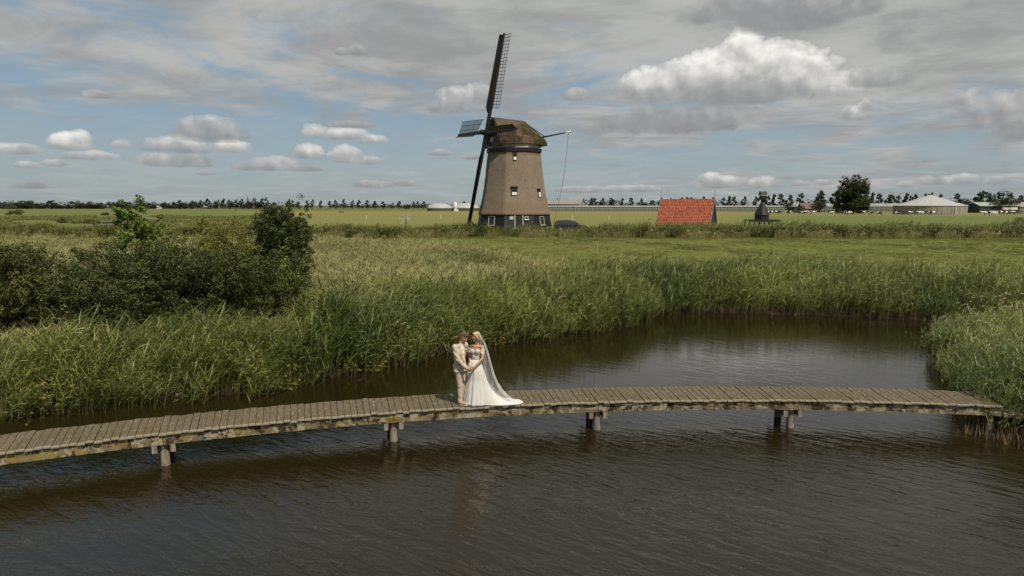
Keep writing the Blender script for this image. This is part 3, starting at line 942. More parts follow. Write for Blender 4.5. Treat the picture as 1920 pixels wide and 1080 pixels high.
m_beam, kk, b = mat('lichen_beam')
pos = kk.n('ShaderNodeNewGeometry').outputs['Position']
gr = kk.noise(kk.mapping(pos, (1, 1, 9)), 2.2, 6, .65)
l1 = kk.noise(pos, 3.6, 7, .70, .5)
l2 = kk.noise(kk.v('ADD', pos, (7, 3, 1)), 4.2, 7, .72, .4)
l3 = kk.noise(kk.v('ADD', pos, (1, 13, 4)), 1.7, 7, .70, .4)
c1 = kk.mix(kk.rng(gr, .3, .7), (.10, .075, .045), (.22, .175, .11))
c1 = kk.mix(kk.rng(l1, .50, .55), c1, (.30, .27, .18))
c1 = kk.mix(kk.rng(l2, .52, .56, 0, .95), c1, (.035, .026, .014))
px_, py_, pz_ = kk.sep(pos)
yel = kk.m('MULTIPLY', kk.rng(l3, .52, .60), kk.rng(px_, 2.0, -4.0, .35, 1.0))
c1 = kk.mix(kk.m('MULTIPLY', yel, kk.rng(l1, .36, .52)), c1, (.22, .175, .042))
setp(kk, b, c1, .92, .1, bump(kk, kk.m('ADD', l1, kk.m('ADD', gr, l2)), .7, .02))
m_pile = simple('grey_pile', (.30, .26, .21), (.13, .105, .075), 4.0, .9, .15, .6, 'Object', (4, 4, .6))

BC = Vector((6.0, -19.95, 0))             # centre of the arc the bridge follows
RF, RB = 37.3, 38.68
DZ = .80
def arc(th, r_, z):                       # th measured from straight ahead, positive to the right
    return Vector((BC.x + math.sin(th) * r_, BC.y + math.cos(th) * r_, z))
bridge = tag(empty('footbridge', arc(0, 38, 0)), 'long curved wooden footbridge with weathered planks crossing the dark pond', 'footbridge')
B0 = bridge.location.copy()
TH0, TH1 = -.585, .1735
pk = []
for i in range(7):
    mb = MB()
    q = random.Random(i)
    L = RB - RF + q.uniform(-.015, .02)
    w = .1455 + q.uniform(-.003, .002)
    mb.box((0, 0, 0), (w, L, .042), bev=.006)
    mb.v = [(x * (1 + .026 * y) + y * .004 * q.uniform(-1, 1), y, z + .006 * math.sin(y * 3 + i)) for x, y, z in mb.v]
    pk.append(mb.mesh('plank', m_plank))
npl = int((TH1 - TH0) * RF / .155)
for i in range(npl):
    th = TH0 + (i + .5) / npl * (TH1 - TH0)
    o = link('plank', pk[random.randrange(7)], bridge, arc(th + random.gauss(0, .00003), (RF + RB) / 2 + random.gauss(0, .010), DZ - .021 + random.gauss(0, .0045)) - B0,
             (random.gauss(0, .004), random.gauss(0, .012), -th + random.gauss(0, .0028)))
def beam(name, r_, ta, tb, z0, z1, w, m, parent):
    mb = MB()
    n = max(2, int((tb - ta) * 37 / .6))
    rings = []
    for i in range(n + 1):
        t = ta + (tb - ta) * i / n
        j = .006 * math.sin(i * 2.1)
        rings.append([arc(t, r_ - w / 2 + j, z0) - B0, arc(t, r_ + w / 2 + j, z0) - B0, arc(t, r_ + w / 2 + j, z1) - B0, arc(t, r_ - w / 2 + j, z1) - B0])
    mb.loft(rings)
    return mb.build(name, m, parent)
# bents: pairs of round piles with twin cross beams
PT = [math.atan2(p[0] - BC.x, p[1] - BC.y) for p in ((-12.6, 12.2), (-7.85, 14.86), (-2.93, 16.37), (2.23, 17.38), (7.38, 17.6))]
edges = [TH0] + PT + [TH1]
for r_ in (RF + .10, (RF + RB) / 2, RB - .10):
    for a_, b_ in zip(edges[:-1], edges[1:]):
        beam('edge_beam' if r_ != (RF + RB) / 2 else 'middle_beam', r_, a_ + .0002, b_ - .0002, DZ - .275, DZ - .050, .09, m_beam, bridge)
for t in PT:
    e = Vector((math.cos(t), -math.sin(t), 0))
    rr = Vector((math.sin(t), math.cos(t), 0))
    for s in (-1, 1):
        mb = MB()
        a_ = arc(t, RF + .06, DZ - .275 - .09) + e * (s * .185) - B0
        b_ = arc(t, RB - .06, DZ - .275 - .09) + e * (s * .185) - B0
        mb.bar(a_, b_, .105, .19)
        mb.build('cross_beam', m_pile, bridge)
    for r_ in (RF + .24, RB - .22):
        mb = MB()
        p = arc(t, r_, 0) - B0
        mb.tube([(p.x, p.y, -.85), (p.x + .008, p.y, -.1), (p.x, p.y, .25), (p.x - .006, p.y, DZ - .25)], [.100, .100, .096, .100], 14)
        mb.build('pile', m_pile, bridge, smooth=False)
# abutment under the right end
mb = MB()
p = arc(TH1 - .006, RF + .14, 0) - B0
mb.box((p.x, p.y, .24), (.11, .10, .60), Matrix.Rotation(-TH1, 3, 'Z'))
mb.build('end_post', m_pile, bridge)
mb = MB()
p = arc(TH1 + .021, (RF + RB) / 2, 0) - B0
mb.box((p.x, p.y, .55), (1.5, 1.30, .10), Matrix.Rotation(-TH1, 3, 'Z'))
mb.build('landing_slab', m_plank, bridge)

# ------------------------------------------------------------------ windmill
m_thatch, kk, b = mat('thatch')
pos = kk.n('ShaderNodeTexCoord').outputs['Object']
st = kk.noise(kk.mapping(pos, (3, 3, .9)), 3.2, 7, .7)
fine = kk.noise(kk.mapping(pos, (1, 1, .5)), 12.0, 4, .7)
pat = kk.noise(pos, .38, 5, .6, .6)
px_, py_, pz_ = kk.sep(pos)
c1 = kk.mix(kk.rng(st, .28, .72), (.145, .112, .085), (.285, .232, .178))
c1 = kk.mix(kk.rng(pat, .38, .62, 0, .7), c1, (.245, .198, .150))
c1 = kk.mix(kk.rng(fine, .35, .60, .38, 0), c1, (.08, .060, .044))
c1 = kk.mix(kk.rng(kk.m('ADD', pz_, kk.m('MULTIPLY', kk.m('SUBTRACT', pat, .5), 1.4)), 2.4, 4.6, .5, 0), c1, (.17, .115, .075))
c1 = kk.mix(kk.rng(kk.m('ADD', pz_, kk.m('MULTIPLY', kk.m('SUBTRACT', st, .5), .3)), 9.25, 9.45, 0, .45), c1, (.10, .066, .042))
setp(kk, b, c1, .95, .08, bump(kk, kk.m('ADD', st, kk.m('MULTIPLY', fine, .6)), .7, .08))

m_cap, kk, b = mat('mossy_thatch')
pos = kk.n('ShaderNodeTexCoord').outputs['Object']
st = kk.noise(kk.mapping(pos, (2, 2, 1)), 4.0, 7, .7)
mo = kk.noise(pos, .9, 8, .74, .5)
ms2 = kk.noise(kk.v('ADD', pos, (5, 1, 2)), 3.0, 5, .7)
c1 = kk.mix(kk.rng(st, .3, .7), (.070, .049, .034), (.165, .115, .080))
px_, py_, pz_ = kk.sep(pos)
mk = kk.rng(kk.m('ADD', mo, kk.m('MULTIPLY', px_, .025)), .44, .62)
c1 = kk.mix(mk, c1, kk.mix(ms2, (.022, .019, .007), (.055, .048, .018)))
c1 = kk.mix(kk.rng(pz_, 13.3, 13.9, 0, .6), c1, (.075, .066, .036))
setp(kk, b, c1, .95, .08, bump(kk, kk.m('ADD', st, kk.m('MULTIPLY', mk, .5)), .9, .10))

m_tar = simple('tarred_board', (.015, .015, .017), (.008, .008, .009), 3.0, .6, .3, .25, 'Object', (1, 1, 6))
m_sail = simple('tarred_sail_wood', (.018, .014, .012), (.010, .008, .007), 3.0, .6, .25)
m_white = simple('white_paint', (.72, .70, .66), (.60, .58, .53), 4.0, .5, .4)
m_grey = simple('pale_grey_paint', (.42, .42, .40), (.33, .33, .31), 3.0, .6, .3)
m_greenw = simple('pale_green_paint', (.42, .46, .34), (.36, .40, .29), 4.0, .5, .4)
m_pane, kk, b = mat('window_glass')
setp(kk, b, (.012, .014, .015), .08, .6)
m_iron = simple('dark_iron', (.03, .03, .03), (.02, .02, .02), 8, .5, .4)
m_rope = simple('rope', (.10, .09, .075), (.07, .06, .05), 8, .9, .1)

MX, MY, MZ = .25, 92.0, 2.93
mill = tag(empty('windmill', (MX, MY, MZ)), 'tall octagonal thatched windmill with black tarred base and four lattice sails', 'windmill')
PH0 = -82.0
def octr(ap, phi, rnd):
    d = ((phi - R(PH0) + R(22.5)) % R(45)) - R(22.5)
    return ap * ((1 - rnd) / math.cos(d) + rnd * 1.03)
def oring(ap, z, rnd=.25, n=64, jit=0.0):
    out = []
    for i in range(n):
        ph = R(PH0) + 2 * math.pi * i / n
        r_ = octr(ap, ph, rnd)
        if jit: r_ += jit * mnoise.noise(Vector((math.cos(ph) * 5, math.sin(ph) * 5, z * 1.5)))
        out.append(Vector((math.cos(ph) * r_, math.sin(ph) * r_, z)))
    return out
prof = [(1.66, 4.30), (1.66, 4.60), (1.78, 4.66), (2.2, 4.52), (2.9, 4.36), (3.6, 4.20), (4.5, 4.03), (5.4, 3.88), (6.8, 3.70), (8.2, 3.57), (9.0, 3.47), (9.82, 3.37)]
rings = []
for i in range(len(prof) - 1):
    for t in np.linspace(0, 1, 5 if i > 2 else 3)[:-1]:
        z = prof[i][0] * (1 - t) + prof[i + 1][0] * t
        rings.append(oring(prof[i][1] * (1 - t) + prof[i + 1][1] * t, z + 0, .22, 96, .035))
rings.append(oring(3.37, 9.82, .22, 96))
mb = MB(); mb.loft(rings)
mb.build('thatched_body', m_thatch, mill, True)
def ap_at(z):
    return float(np.interp(z, [p[0] for p in prof[2:]], [p[1] for p in prof[2:]]))
# black boarded base: lapped boards, each a part where they can be told apart is below the pixel size, so they are one lapped skin
rings = []
def base_ap(z): return 4.78 - .30 * z / 1.7
for i in range(11):
    z0, z1 = -.25 + i * .18, -.25 + (i + 1) * .18
    rings.append(oring(base_ap(z0) + .022, z0, 0, 64)); rings.append(oring(base_ap(z1), z1 - .004, 0, 64))
mb = MB(); mb.loft(rings)
mb.build('boarded_base', m_tar, mill)
rings = [oring(3.2, 9.80, .2), oring(3.50, 9.80, .2), oring(3.52, 10.28, .2), oring(3.2, 10.28, .2)]
mb = MB(); mb.loft(rings); mb.build('dark_collar', m_tar, mill)
rings = [oring(3.0, 10.285, .6), oring(3.28, 10.285, .6), oring(3.26, 10.84, .6), oring(3.0, 10.84, .6)]
mb = MB(); mb.loft(rings); mb.build('pale_collar', m_grey, mill)

def facet(kf, z, l, apf, out=0.0):
    """matrix of a place on facet kf: x along the wall, y outwards, z up"""
    ph = R(PH0 + 45 * kf)
    n = Vector((math.cos(ph), math.sin(ph), 0))
    t = Vector((-math.sin(ph), math.cos(ph), 0))
    p = n * (apf(z) + out) + t * l
    M = Matrix((t, n, Vector((0, 0, 1)))).transposed().to_4x4()
    M.translation = Vector((p.x, p.y, z))
    return M
def lean(kf, apf, z0, z1):
    return math.atan2(apf(z0) - apf(z1), z1 - z0)
def place(o, M, tilt=0.0):
    o.matrix_local = M @ Matrix.Rotation(tilt, 4, 'X')
    return o
def window(kf, z, l, w, h, apf, out, fm, name='window', sash=True):
    ti = lean(kf, apf, z - h / 2, z + h / 2)
    mb = MB()
    f = .055
    for s in (-1, 1):
        mb.box((s * (w / 2 - f / 2), 0, 0), (f, .14, h))
        mb.box((0, 0, s * (h / 2 - f / 2)), (w - 2 * f, .138, f))
    if sash: mb.box((0, -.005, 0), (.04, .09, h - 2 * f))
    fr = place(mb.build(name, fm, mill), facet(kf, z, l, apf, out), ti)
    mb = MB(); mb.box((0, -.03, 0), (w - 2 * f + .01, .03, h - 2 * f + .01)); mb.build('pane', m_pane, fr)
    mb = MB(); mb.box((0, .05, -h / 2 - .03), (w + .1, .2, .05)); mb.build('sill', fm, fr)
    return fr
window(-1, .93, -.10, 1.0, 1.18, base_ap, .03, m_greenw, sash=False)
window(1, .93, -.12, .98, 1.12, base_ap, .03, m_greenw, sash=False)
window(0, 1.30, .98, .46, .40, base_ap, .03, m_white, sash=False)
window(-2, .93, -.10, .98, 1.10, base_ap, .03, m_greenw)
window(2, .93, 0, .9, 1.05, base_ap, .03, m_greenw)
# door with pale posts
ti = lean(0, base_ap, 0, 1.6)
mb = MB(); mb.box((0, 0, 0), (.92, .06, 1.72))
for i in range(5): mb.box((-.37 + i * .185, .032, 0), (.165, .02, 1.68))
door = place(mb.build('door', m_tar, mill), facet(0, .78, -.02, base_ap, .03), ti)
for s in (-1, 1):
    mb = MB(); mb.box((s * .52, .02, 0), (.10, .16, 1.74)); mb.build('door_post', m_greenw, door)
mb = MB(); mb.tube([(.34, .05, -.05), (.34, .13, -.05), (.34, .13, .12)], .018, 6); mb.build('handle', m_iron, door)
mb = MB(); mb.box((0, 0, 0), (.50, .10, .46), bev=.02); mb.box((0, .055, 0), (.38, .02, .34))
place(mb.build('sign_board', m_grey, mill), facet(0, 1.30, -.96, base_ap, .06), ti)
for l in (-.62, .70):
    mb = MB(); mb.box((0, .06, 0), (.10, .14, .2), taper=.7); mb.tube([(0, 0, .1), (0, .12, .16), (0, .12, .06)], .02, 6)
    place(mb.build('wall_lamp', m_iron, mill), facet(0, 1.35, l, base_ap, .03), ti)
# openings in the thatch with white lower shutters
def hatch(kf, z, l, w, h, frac):
    ti = lean(kf, ap_at, z - h / 2, z + h / 2)
    mb = MB()
    for s in (-1, 1): mb.box((s * (w / 2 + .03), -.05, 0), (.06, .30, h))
    mb.box((0, -.04, h / 2 + .04), (w + .34, .46, .08))
    fr = place(mb.build('window', m_tar, mill), facet(kf, z, l, ap_at, .06), ti)
    mb = MB(); mb.box((0, .02, h / 2 - h * (1 - frac) / 2), (w, .04, h * (1 - frac))); mb.build('pane', m_pane, fr)
    mb = MB(); mb.box((0, .04, -h / 2 + h * frac / 2), (w, .10, h * frac)); mb.build('shutter', m_white, fr)
    return fr
hatch(0, 4.72, -.52, .62, 1.0, .36)
hatch(0, 9.25, -.36, .36, 1.15, .32)
hatch(1, 4.50, .0, .42, .95, .6)
# cap: long axis along the windshaft
AX = Vector((-.94, -.34, 0)).normalized()
E2 = Vector((-AX.y, AX.x, 0))
if E2.y > 0: E2 = -E2
sec = [(1, 0), (.95, .24), (.82, .50), (.60, .74), (.30, .92), (0, 1.0), (-.30, .92), (-.60, .74), (-.82, .50), (-.95, .24), (-1, 0)]
stn = [(2.95, 2.75, 3.42), (2.3, 3.05, 3.42), (1.2, 3.45, 3.38), (0, 3.62, 3.32), (-1.25, 3.55, 3.24), (-1.35, 3.5, 3.16), (-2.0, 3.2, 2.60), (-2.7, 2.85, 2.08), (-3.5, 2.3, 1.50), (-4.05, 1.7, 1.12), (-4.35, 1.1, .92)]
rings = []
for s, w, h in stn:
    dz = -.10 if s < -2 else 0
    pr = [AX * s + E2 * (w * u) + Vector((0, 0, 10.80 + dz + (h - dz) * v + .035 * mnoise.noise(Vector((s * 2, u * 3, v * 3))))) for u, v in sec]
    pr += [AX * (s * .96) + E2 * (-w * .88) + Vector((0, 0, 10.86 + dz)), AX * (s * .96) + E2 * (w * .88) + Vector((0, 0, 10.86 + dz))]
    rings.append(pr)
mb = MB(); mb.loft(rings)
cap = mb.build('thatched_cap', m_cap, mill, False)
pr = [AX * 3.02 + E2 * (2.72 * u) + Vector((0, 0, 10.70 + 3.5 * v)) for u, v in sec]
mb = MB(); mb.loft([pr, [p + AX * .10 for p in pr]])
for i in range(11):
    u = -2.4 + i * .48
    mb.bar(AX * 3.16 + E2 * u + Vector((0, 0, 10.75)), AX * 3.16 + E2 * u + Vector((0, 0, 10.8 + 3.3 * (1 - abs(u / 2.8) ** 2.4))), .06, .03)
mb.build('front_boarding', m_tar, mill)
mb = MB()
mb.bar(AX * 3.2 + Vector((0, 0, 14.27)), AX * -1.3 + Vector((0, 0, 13.95)), .22, .10)
mb.bar(AX * -1.3 + Vector((0, 0, 13.95)), AX * -4.3 + Vector((0, 0, 12.15)), .16, .07)
mb.build('ridge_cover', m_tar, mill)
mb = MB()
for s in (-1, 1): mb.bar(AX * 3.5 + E2 * (s * 2.2) + Vector((0, 0, 10.55)), AX * 2.2 + E2 * (s * 2.2) + Vector((0, 0, 10.55)), .2)
mb.bar(AX * 3.4 + E2 * 2.6 + Vector((0, 0, 10.72)), AX * 3.4 - E2 * 2.6 + Vector((0, 0, 10.72)), .26)
mb.build('cap_beam', m_sail, mill)
mb = MB(); mb.box((0, 0, 0), (.9, .06, .55))
wb_ = mb.build('weather_board', m_grey, mill)
wb_.matrix_local = Matrix.Translation(AX * 3.62 + E2 * 1.6 + Vector((0, 0, 11.25))) @ Matrix((E2, -AX, Vector((0, 0, 1)))).transposed().to_4x4()
# windshaft and sails
TILT = R(10)
NRM = (AX * math.cos(TILT) + Vector((0, 0, math.sin(TILT)))).normalized()
UP = (-AX * math.sin(TILT) + Vector((0, 0, math.cos(TILT)))).normalized()
HUB = AX * 4.05 + Vector((0, 0, 12.30))
mb = MB(); mb.tube([HUB - NRM * 5, HUB - NRM * .3, HUB + NRM * .55, HUB + NRM * .75], [.32, .36, .34, .16], 10); mb.build('windshaft', m_sail, mill, True)
mb = MB(); mb.box((0, 0, 0), (1.0, .52, .5)); hubb = mb.build('poll_end', m_sail, mill)
hubb.matrix_local = Matrix.Translation(HUB) @ Matrix((E2, UP, NRM)).transposed().to_4x4()
stock = MB()
stock.loft([[Vector((x, s * w, n * w)) for s, n in ((-1, -1), (1, -1), (1, 1), (-1, 1))] for x, w in ((0, .20), (3, .19), (8, .15), (12.75, .10))])
stock = stock.mesh('sail', m_sail)
R0, R1, NB = 3.25, 12.5, 23
lat = MB(); lat.bar((0, -.22, 0), (0, 2.05, 0), .05, .05); lat = lat.mesh('lattice_bar', m_sail)
board = MB()
board.loft([[Vector((x, -.08, .02)), Vector((x, -.52 * s, .50 * s)), Vector((x, -.54 * s, .46 * s)), Vector((x, -.06, -.06))] for x, s in ((2.6, .6), (3.3, 1.0), (12.4, .95), (12.55, .8))])
board = board.mesh('wind_board', m_sail)
for i in range(4):
    psi = R(4.0 + 90 * i)
    d = UP * math.cos(psi) + E2 * math.sin(psi)
    sdv_ = -UP * math.sin(psi) + E2 * math.cos(psi)
    M = Matrix((d, sdv_, d.cross(sdv_))).transposed().to_4x4()
    flip = d.cross(sdv_).dot(NRM) < 0
    M.translation = HUB + NRM * (.16 if i % 2 else -.2)
    sl = link('sail', stock, mill)
    sl.matrix_local = M
    sg = -1 if flip else 1
    for j in range(NB):
        t = j / (NB - 1)
        tw = R(16 - 8 * t) * sg
        link('lattice_bar', lat, sl, (R0 + (R1 - R0) * t, 0, 0), (-tw, 0, 0))
    for y in (.62, 1.32, 2.0):
        mb = MB()
        pts_ = [(R0 + (R1 - R0) * t, y * math.cos(R(16 - 8 * t)), -sg * y * math.sin(R(16 - 8 * t)) + .05 * sg) for t in (0, .33, .67, 1)]
        for a_, b_ in zip(pts_[:-1], pts_[1:]): mb.bar(a_, b_, .05, .045)
        mb.build('lattice_lath', m_sail, sl)
    o = link('wind_board', board, sl, None, None, (1, 1, sg))
# tail beam with white tip and its rope
tb0, tb1 = -AX * 3.9 + Vector((0, 0, 11.95)), Vector((7.6, 1.6, 12.75))
dv = tb1 - tb0
mb = MB(); mb.tube([tb0 - dv * .2, tb0 + dv * .82], [.13, .085], 8); mb.build('tail_beam', m_tar, mill, True)
mb = MB(); mb.tube([tb0 + dv * .82, tb1], [.092, .08], 8); mb.tube([tb1 - dv * .03, tb1 + dv * .01], [.16, .16], 8); mb.build('beam_tip', m_white, mill, True)
mb = MB()
pts = []
for i in range(13):
    t = i / 12
    p = (tb0 + dv * .93) * (1 - t) + Vector((5.3, .9, .1)) * t
    pts.append(p + Vector((.35 * math.sin(math.pi * t), 0, 0)))
mb.tube(pts, .025, 5); mb.build('brake_rope', m_rope, mill)

# small things at the mill's foot
fz = float(height([-6.2], [90.5])[0])
fn = tag(empty('rail_fence', (-6.0, 90.6, fz)), 'short black two rail fence left of the windmill base', 'fence')
for i, x in enumerate((-1.7, -.5, .7)):
    mb = MB(); mb.box((x, 0, .4), (.12, .12, 1.1)); mb.build('post', m_tar, fn)
for z in (.42, .78):
    mb = MB(); mb.box((-.5, -.08, z), (3.0, .05, .14)); mb.build('rail', m_tar, fn)
mb = MB(); mb.box((0, 0, .06), (2.6, .5, .14), bev=.015)
tag(mb.build('stone_step', m_white, None, False, (1.6, 86.75, float(height([1.6], [86.75])[0]) + .12)), 'low white step lying before the windmill door', 'step')

# ------------------------------------------------------------------ car
m_paint, kk, b = mat('dark_car_paint')
setp(kk, b, (.022, .021, .026), .28, .5, Coat_Weight=.6)
m_cglass, kk, b = mat('car_glass')
setp(kk, b, (.02, .024, .028), .05, .8)
m_tyre = simple('tyre', (.015, .015, .015), (.02, .02, .02), 10, .9, .1)
m_rim = simple('alloy', (.35, .35, .36), (.25, .25, .26), 10, .35, .6)
m_red = simple('red_lamp', (.42, .02, .015), (.30, .015, .012), 10, .25, .5)
m_lamp = simple('clear_lamp', (.7, .7, .68), (.55, .55, .55), 10, .15, .7)
cx_, cy_ = 7.85, 90.2
car = tag(empty('parked_car', (cx_, cy_, float(height([cx_], [cy_])[0])), R(-7)), 'dark estate car parked right of the windmill half hidden by reeds', 'car')
low = [(-2.25, .42), (-2.28, .75), (-2.22, .98), (-1.2, 1.0), (.75, .98), (1.35, .92), (2.0, .80), (2.22, .62), (2.2, .36), (1.5, .26), (-1.6, .26)]
mb = MB()
def side_ring(prof_, y, sc=1.0): return [Vector((x * (1 - .0), y, z)) for x, z in prof_]
mb.loft([side_ring([(x * .985, .40 + (z - .40) * .93) for x, z in low], -.90), side_ring(low, -.84), side_ring(low, .84), side_ring([(x * .985, .40 + (z - .40) * .93) for x, z in low], .90)])
body = mb.build('body', m_paint, car)
ghp = [(-2.18, .985), (-1.98, 1.38), (-1.55, 1.47), (-.5, 1.50), (.15, 1.43), (1.10, .97)]
mb = MB()
mb.loft([[Vector((x * .96, -.62 if z > 1.1 else -.80, z)) for x, z in ghp], [Vector((x, -.56 if z > 1.1 else -.74, z + (.02 if z > 1.1 else 0))) for x, z in ghp], [Vector((x, .56 if z > 1.1 else .74, z + (.02 if z > 1.1 else 0))) for x, z in ghp], [Vector((x * .96, .62 if z > 1.1 else .80, z)) for x, z in ghp]])
mb.build('cabin', m_paint, car)
for s in (-1, 1):
    for poly in ([(-1.95, 1.04), (-1.80, 1.34), (-1.25, 1.39), (-1.2, 1.04)], [(-1.1, 1.04), (-1.15, 1.39), (-.35, 1.41), (-.3, 1.04)], [(-.2, 1.04), (-.25, 1.41), (.08, 1.36), (.78, 1.03)]):
        mb = MB()
        o_ = [Vector((x * .965, s * (.825 - (z - .985) * .50), z)) for x, z in poly]
        mb.loft([o_, [p - Vector((0, s * .03, 0)) for p in o_]])
        mb.build('side_window', m_cglass, car)
mb = MB(); o_ = [Vector((.22, -.54, 1.43)), Vector((.22, .54, 1.43)), Vector((1.06, .70, 1.02)), Vector((1.06, -.70, 1.02))]
mb.loft([[p + Vector((.03, 0, .03)) for p in o_], o_]); mb.build('windscreen', m_cglass, car)
mb = MB(); o_ = [Vector((-2.02, -.54, 1.36)), Vector((-2.02, .54, 1.36)), Vector((-2.19, .66, 1.03)), Vector((-2.19, -.66, 1.03))]
mb.loft([o_, [p + Vector((-.03, 0, .01)) for p in o_]]); mb.build('rear_window', m_cglass, car)
for s in (-1, 1):
    for x in (-1.42, 1.38):
        mb = MB(); mb.tube([(x, s * .72, .32), (x, s * .92, .32)], .32, 20); wh = mb.build('wheel', m_tyre, car)
        mb = MB(); mb.tube([(x, s * .90, .32), (x, s * .935, .32)], .21, 16); mb.build('rim', m_rim, wh)
    mb = MB(); mb.box((-2.13, s * .78, 1.02), (.22, .16, .52), taper=.85); mb.build('tail_light', m_red, car)
    mb = MB(); mb.box((2.05, s * .66, .70), (.26, .34, .14), taper=.8); mb.build('headlight', m_lamp, car)
    mb = MB(); mb.box((.62, s * .95, 1.06), (.14, .18, .13), bev=.02); mb.build('mirror', m_paint, car)

# ------------------------------------------------------------------ tiled shed
m_tile, kk, b = mat('red_clay_tile')
pos = kk.n('ShaderNodeTexCoord').outputs['Object']
oi = kk.n('ShaderNodeNewGeometry').outputs['Random Per Island']
n1_ = kk.noise(pos, 2.2, 5, .6)
c1 = kk.mix(oi, (.22, .060, .034), (.37, .11, .058))
c1 = kk.mix(kk.rng(n1_, .5, .75, 0, .5), c1, (.22, .06, .035))
setp(kk, b, c1, .8, .25)
m_blackwood = simple('black_board', (.040, .044, .050), (.020, .022, .026), 3, .7, .25, .2, 'Object', (6, 6, .8))
m_greywood = simple('grey_board', (.22, .19, .16), (.13, .115, .10), 3, .85, .15, .3, 'Object', (6, 6, .8))
sx0, sy0 = 24.2, 95.0
shed = tag(empty('tiled_shed', (sx0, sy0, float(height([sx0], [sy0])[0]) + .05), R(-27)), 'low black shed with steep orange red tiled roof standing right of the windmill', 'shed')
SL, SW, SE, SR = 3.65, 2.35, .75, 3.95       # half length, half width, eave and ridge heights
mb = MB(); mb.box((0, 0, SE / 2 - .1), (SL * 2 - .3, SW * 2 - .3, SE + .2)); mb.build('wall', m_blackwood, shed)
for s in (-1, 1):
    x = s * (SL - .12)
    nb_ = 13
    for i in range(nb_):
        y0, y1 = -SW + .12 + (2 * SW - .24) * i / nb_, -SW + .12 + (2 * SW - .24) * (i + 1) / nb_
        zt = lambda y: SE + (SR - SE) * (1 - abs(y) / SW) - .08
        mb = MB()
        jx = .012 * (i % 2)
        mb.loft([[Vector((x + jx, y0 + .006, -.1)), Vector((x + jx, y1 - .006, -.1)), Vector((x + jx, y1 - .006, zt(y1))), Vector((x + jx, y0 + .006, zt(y0)))],
                 [Vector((x + jx + s * .04, y0 + .006, -.1)), Vector((x + jx + s * .04, y1 - .006, -.1)), Vector((x + jx + s * .04, y1 - .006, zt(y1))), Vector((x + jx + s * .04, y0 + .006, zt(y0)))]])
        mb.build('gable_board', m_blackwood, shed)
    for t in (-1, 1):
        mb = MB(); mb.bar((s * (SL + .03), t * (SW + .12), SE - .18), (s * (SL + .03), 0, SR + .06), .06, .22, (0, 0, 1)); mb.build('barge_board', m_greywood, shed)
    mb = MB(); mb.tube([(s * (SL + .02), 0, SR), (s * (SL + .02), 0, SR + 1.45)], [.035, .015], 6); mb.build('finial_rod', m_iron, shed)
NR, NC = 17, 33
for t in (-1, 1):
    d0 = Vector((0, t * (SW + .15), SE - .2)); d1 = Vector((0, t * .03, SR + .02))
    dn = Vector((0, t * (SR - SE), SW)).normalized()
    mb = MB()
    for i in range(NR):
        for j in range(NC):
            xa, xb = -SL + 2 * SL * j / NC, -SL + 2 * SL * (j + 1) / NC
            lo, hi = d0.lerp(d1, i / NR), d0.lerp(d1, (i + 1.12) / NR)
            vs = []
            jz = random.gauss(0, .004)
            for q_, off_ in ((lo, .085), (hi, .03)):
                for u, bz in ((0, .0), (.28, .055), (.62, .05), (1.0, -.012)):
                    vs.append(Vector((xa + (xb - xa) * u, 0, 0)) + q_ + dn * (off_ + bz + jz))
            mb.add(vs, [(a_, a_ + 1, a_ + 5, a_ + 4) for a_ in range(3)])
            mb.add([vs[0], vs[1], vs[2], vs[3]] + [p - dn * .05 for p in vs[:4]], [(a_ + 1, a_, a_ + 4, a_ + 5) for a_ in range(3)])
    o = mb.build('roof_tiles', m_tile, shed)
    tag(o, kind='stuff')
mb = MB()
for i in range(22):
    xa = -SL + 2 * SL * i / 22
    mb.tube([(xa, 0, SR + .05), (xa + 2 * SL / 22 + .03, 0, SR + .06)], [.13, .14], 8)
tag(mb.build('ridge_tiles', m_tile, shed), kind='stuff')
mb = MB(); mb.box((-SL - .02 + .0, 0, .55), (.03, .9, 1.5)); mb.build('door', m_blackwood, shed)

# ------------------------------------------------------------------ small drainage mill on trestle
q0 = (35.3, 97.0)
sm = tag(empty('small_mill', (q0[0], q0[1], float(height([q0[0]], [q0[1]])[0]) + .1), R(4)), 'small black wooden mill without sails on a low trestle platform', 'mill')
sm.scale = (.84, .84, .88)
hz0 = 1.25
for x in (-2.45, -.8, .9, 2.3):
    for y in (-.9, .9):
        mb = MB(); mb.bar((x, y, -.2), (x, y, hz0), .17); mb.build('leg', m_sail, sm)
for x in (-.8, .9):
    for s in (-1, 1):
        mb = MB(); mb.bar((x - s * .6, -.92, .1), (x + s * .6, -.92, hz0 - .05), .09); mb.build('brace', m_sail, sm)
m_oldwood = simple('old_dark_wood', (.045, .033, .027), (.020, .015, .013), 3, .85, .15, .3, 'Object', (1, 6, 6))
for y in (-1.0, -.33, .33, 1.0):
    mb = MB(); mb.box((0, y, hz0 + .08), (5.1, .5, .14)); mb.build('platform_board', m_oldwood, sm)
mb = MB(); mb.box((0, -1.27, hz0 - .05), (5.2, .12, .26)); mb.build('platform_beam', m_oldwood, sm)
mb = MB()
ring = lambda a_, z: [Vector((math.cos(i * math.pi / 4 + .39) * a_, math.sin(i * math.pi / 4 + .39) * a_, z)) for i in range(8)]
mb.loft([ring(1.18, hz0 + .15), ring(1.12, hz0 + .95)]); mb.build('base_wall', m_tar, sm)
mb = MB(); mb.loft([ring(1.26, hz0 + .90), ring(1.22, hz0 + .97), ring(.75, hz0 + 1.9), ring(.30, hz0 + 2.85)]); mb.build('tapered_body', m_tar, sm)
mb = MB(); mb.tube([(0, 0, hz0 + 2.7), (0, 0, hz0 + 3.3)], .26, 8); mb.build('neck_post', m_tar, sm)
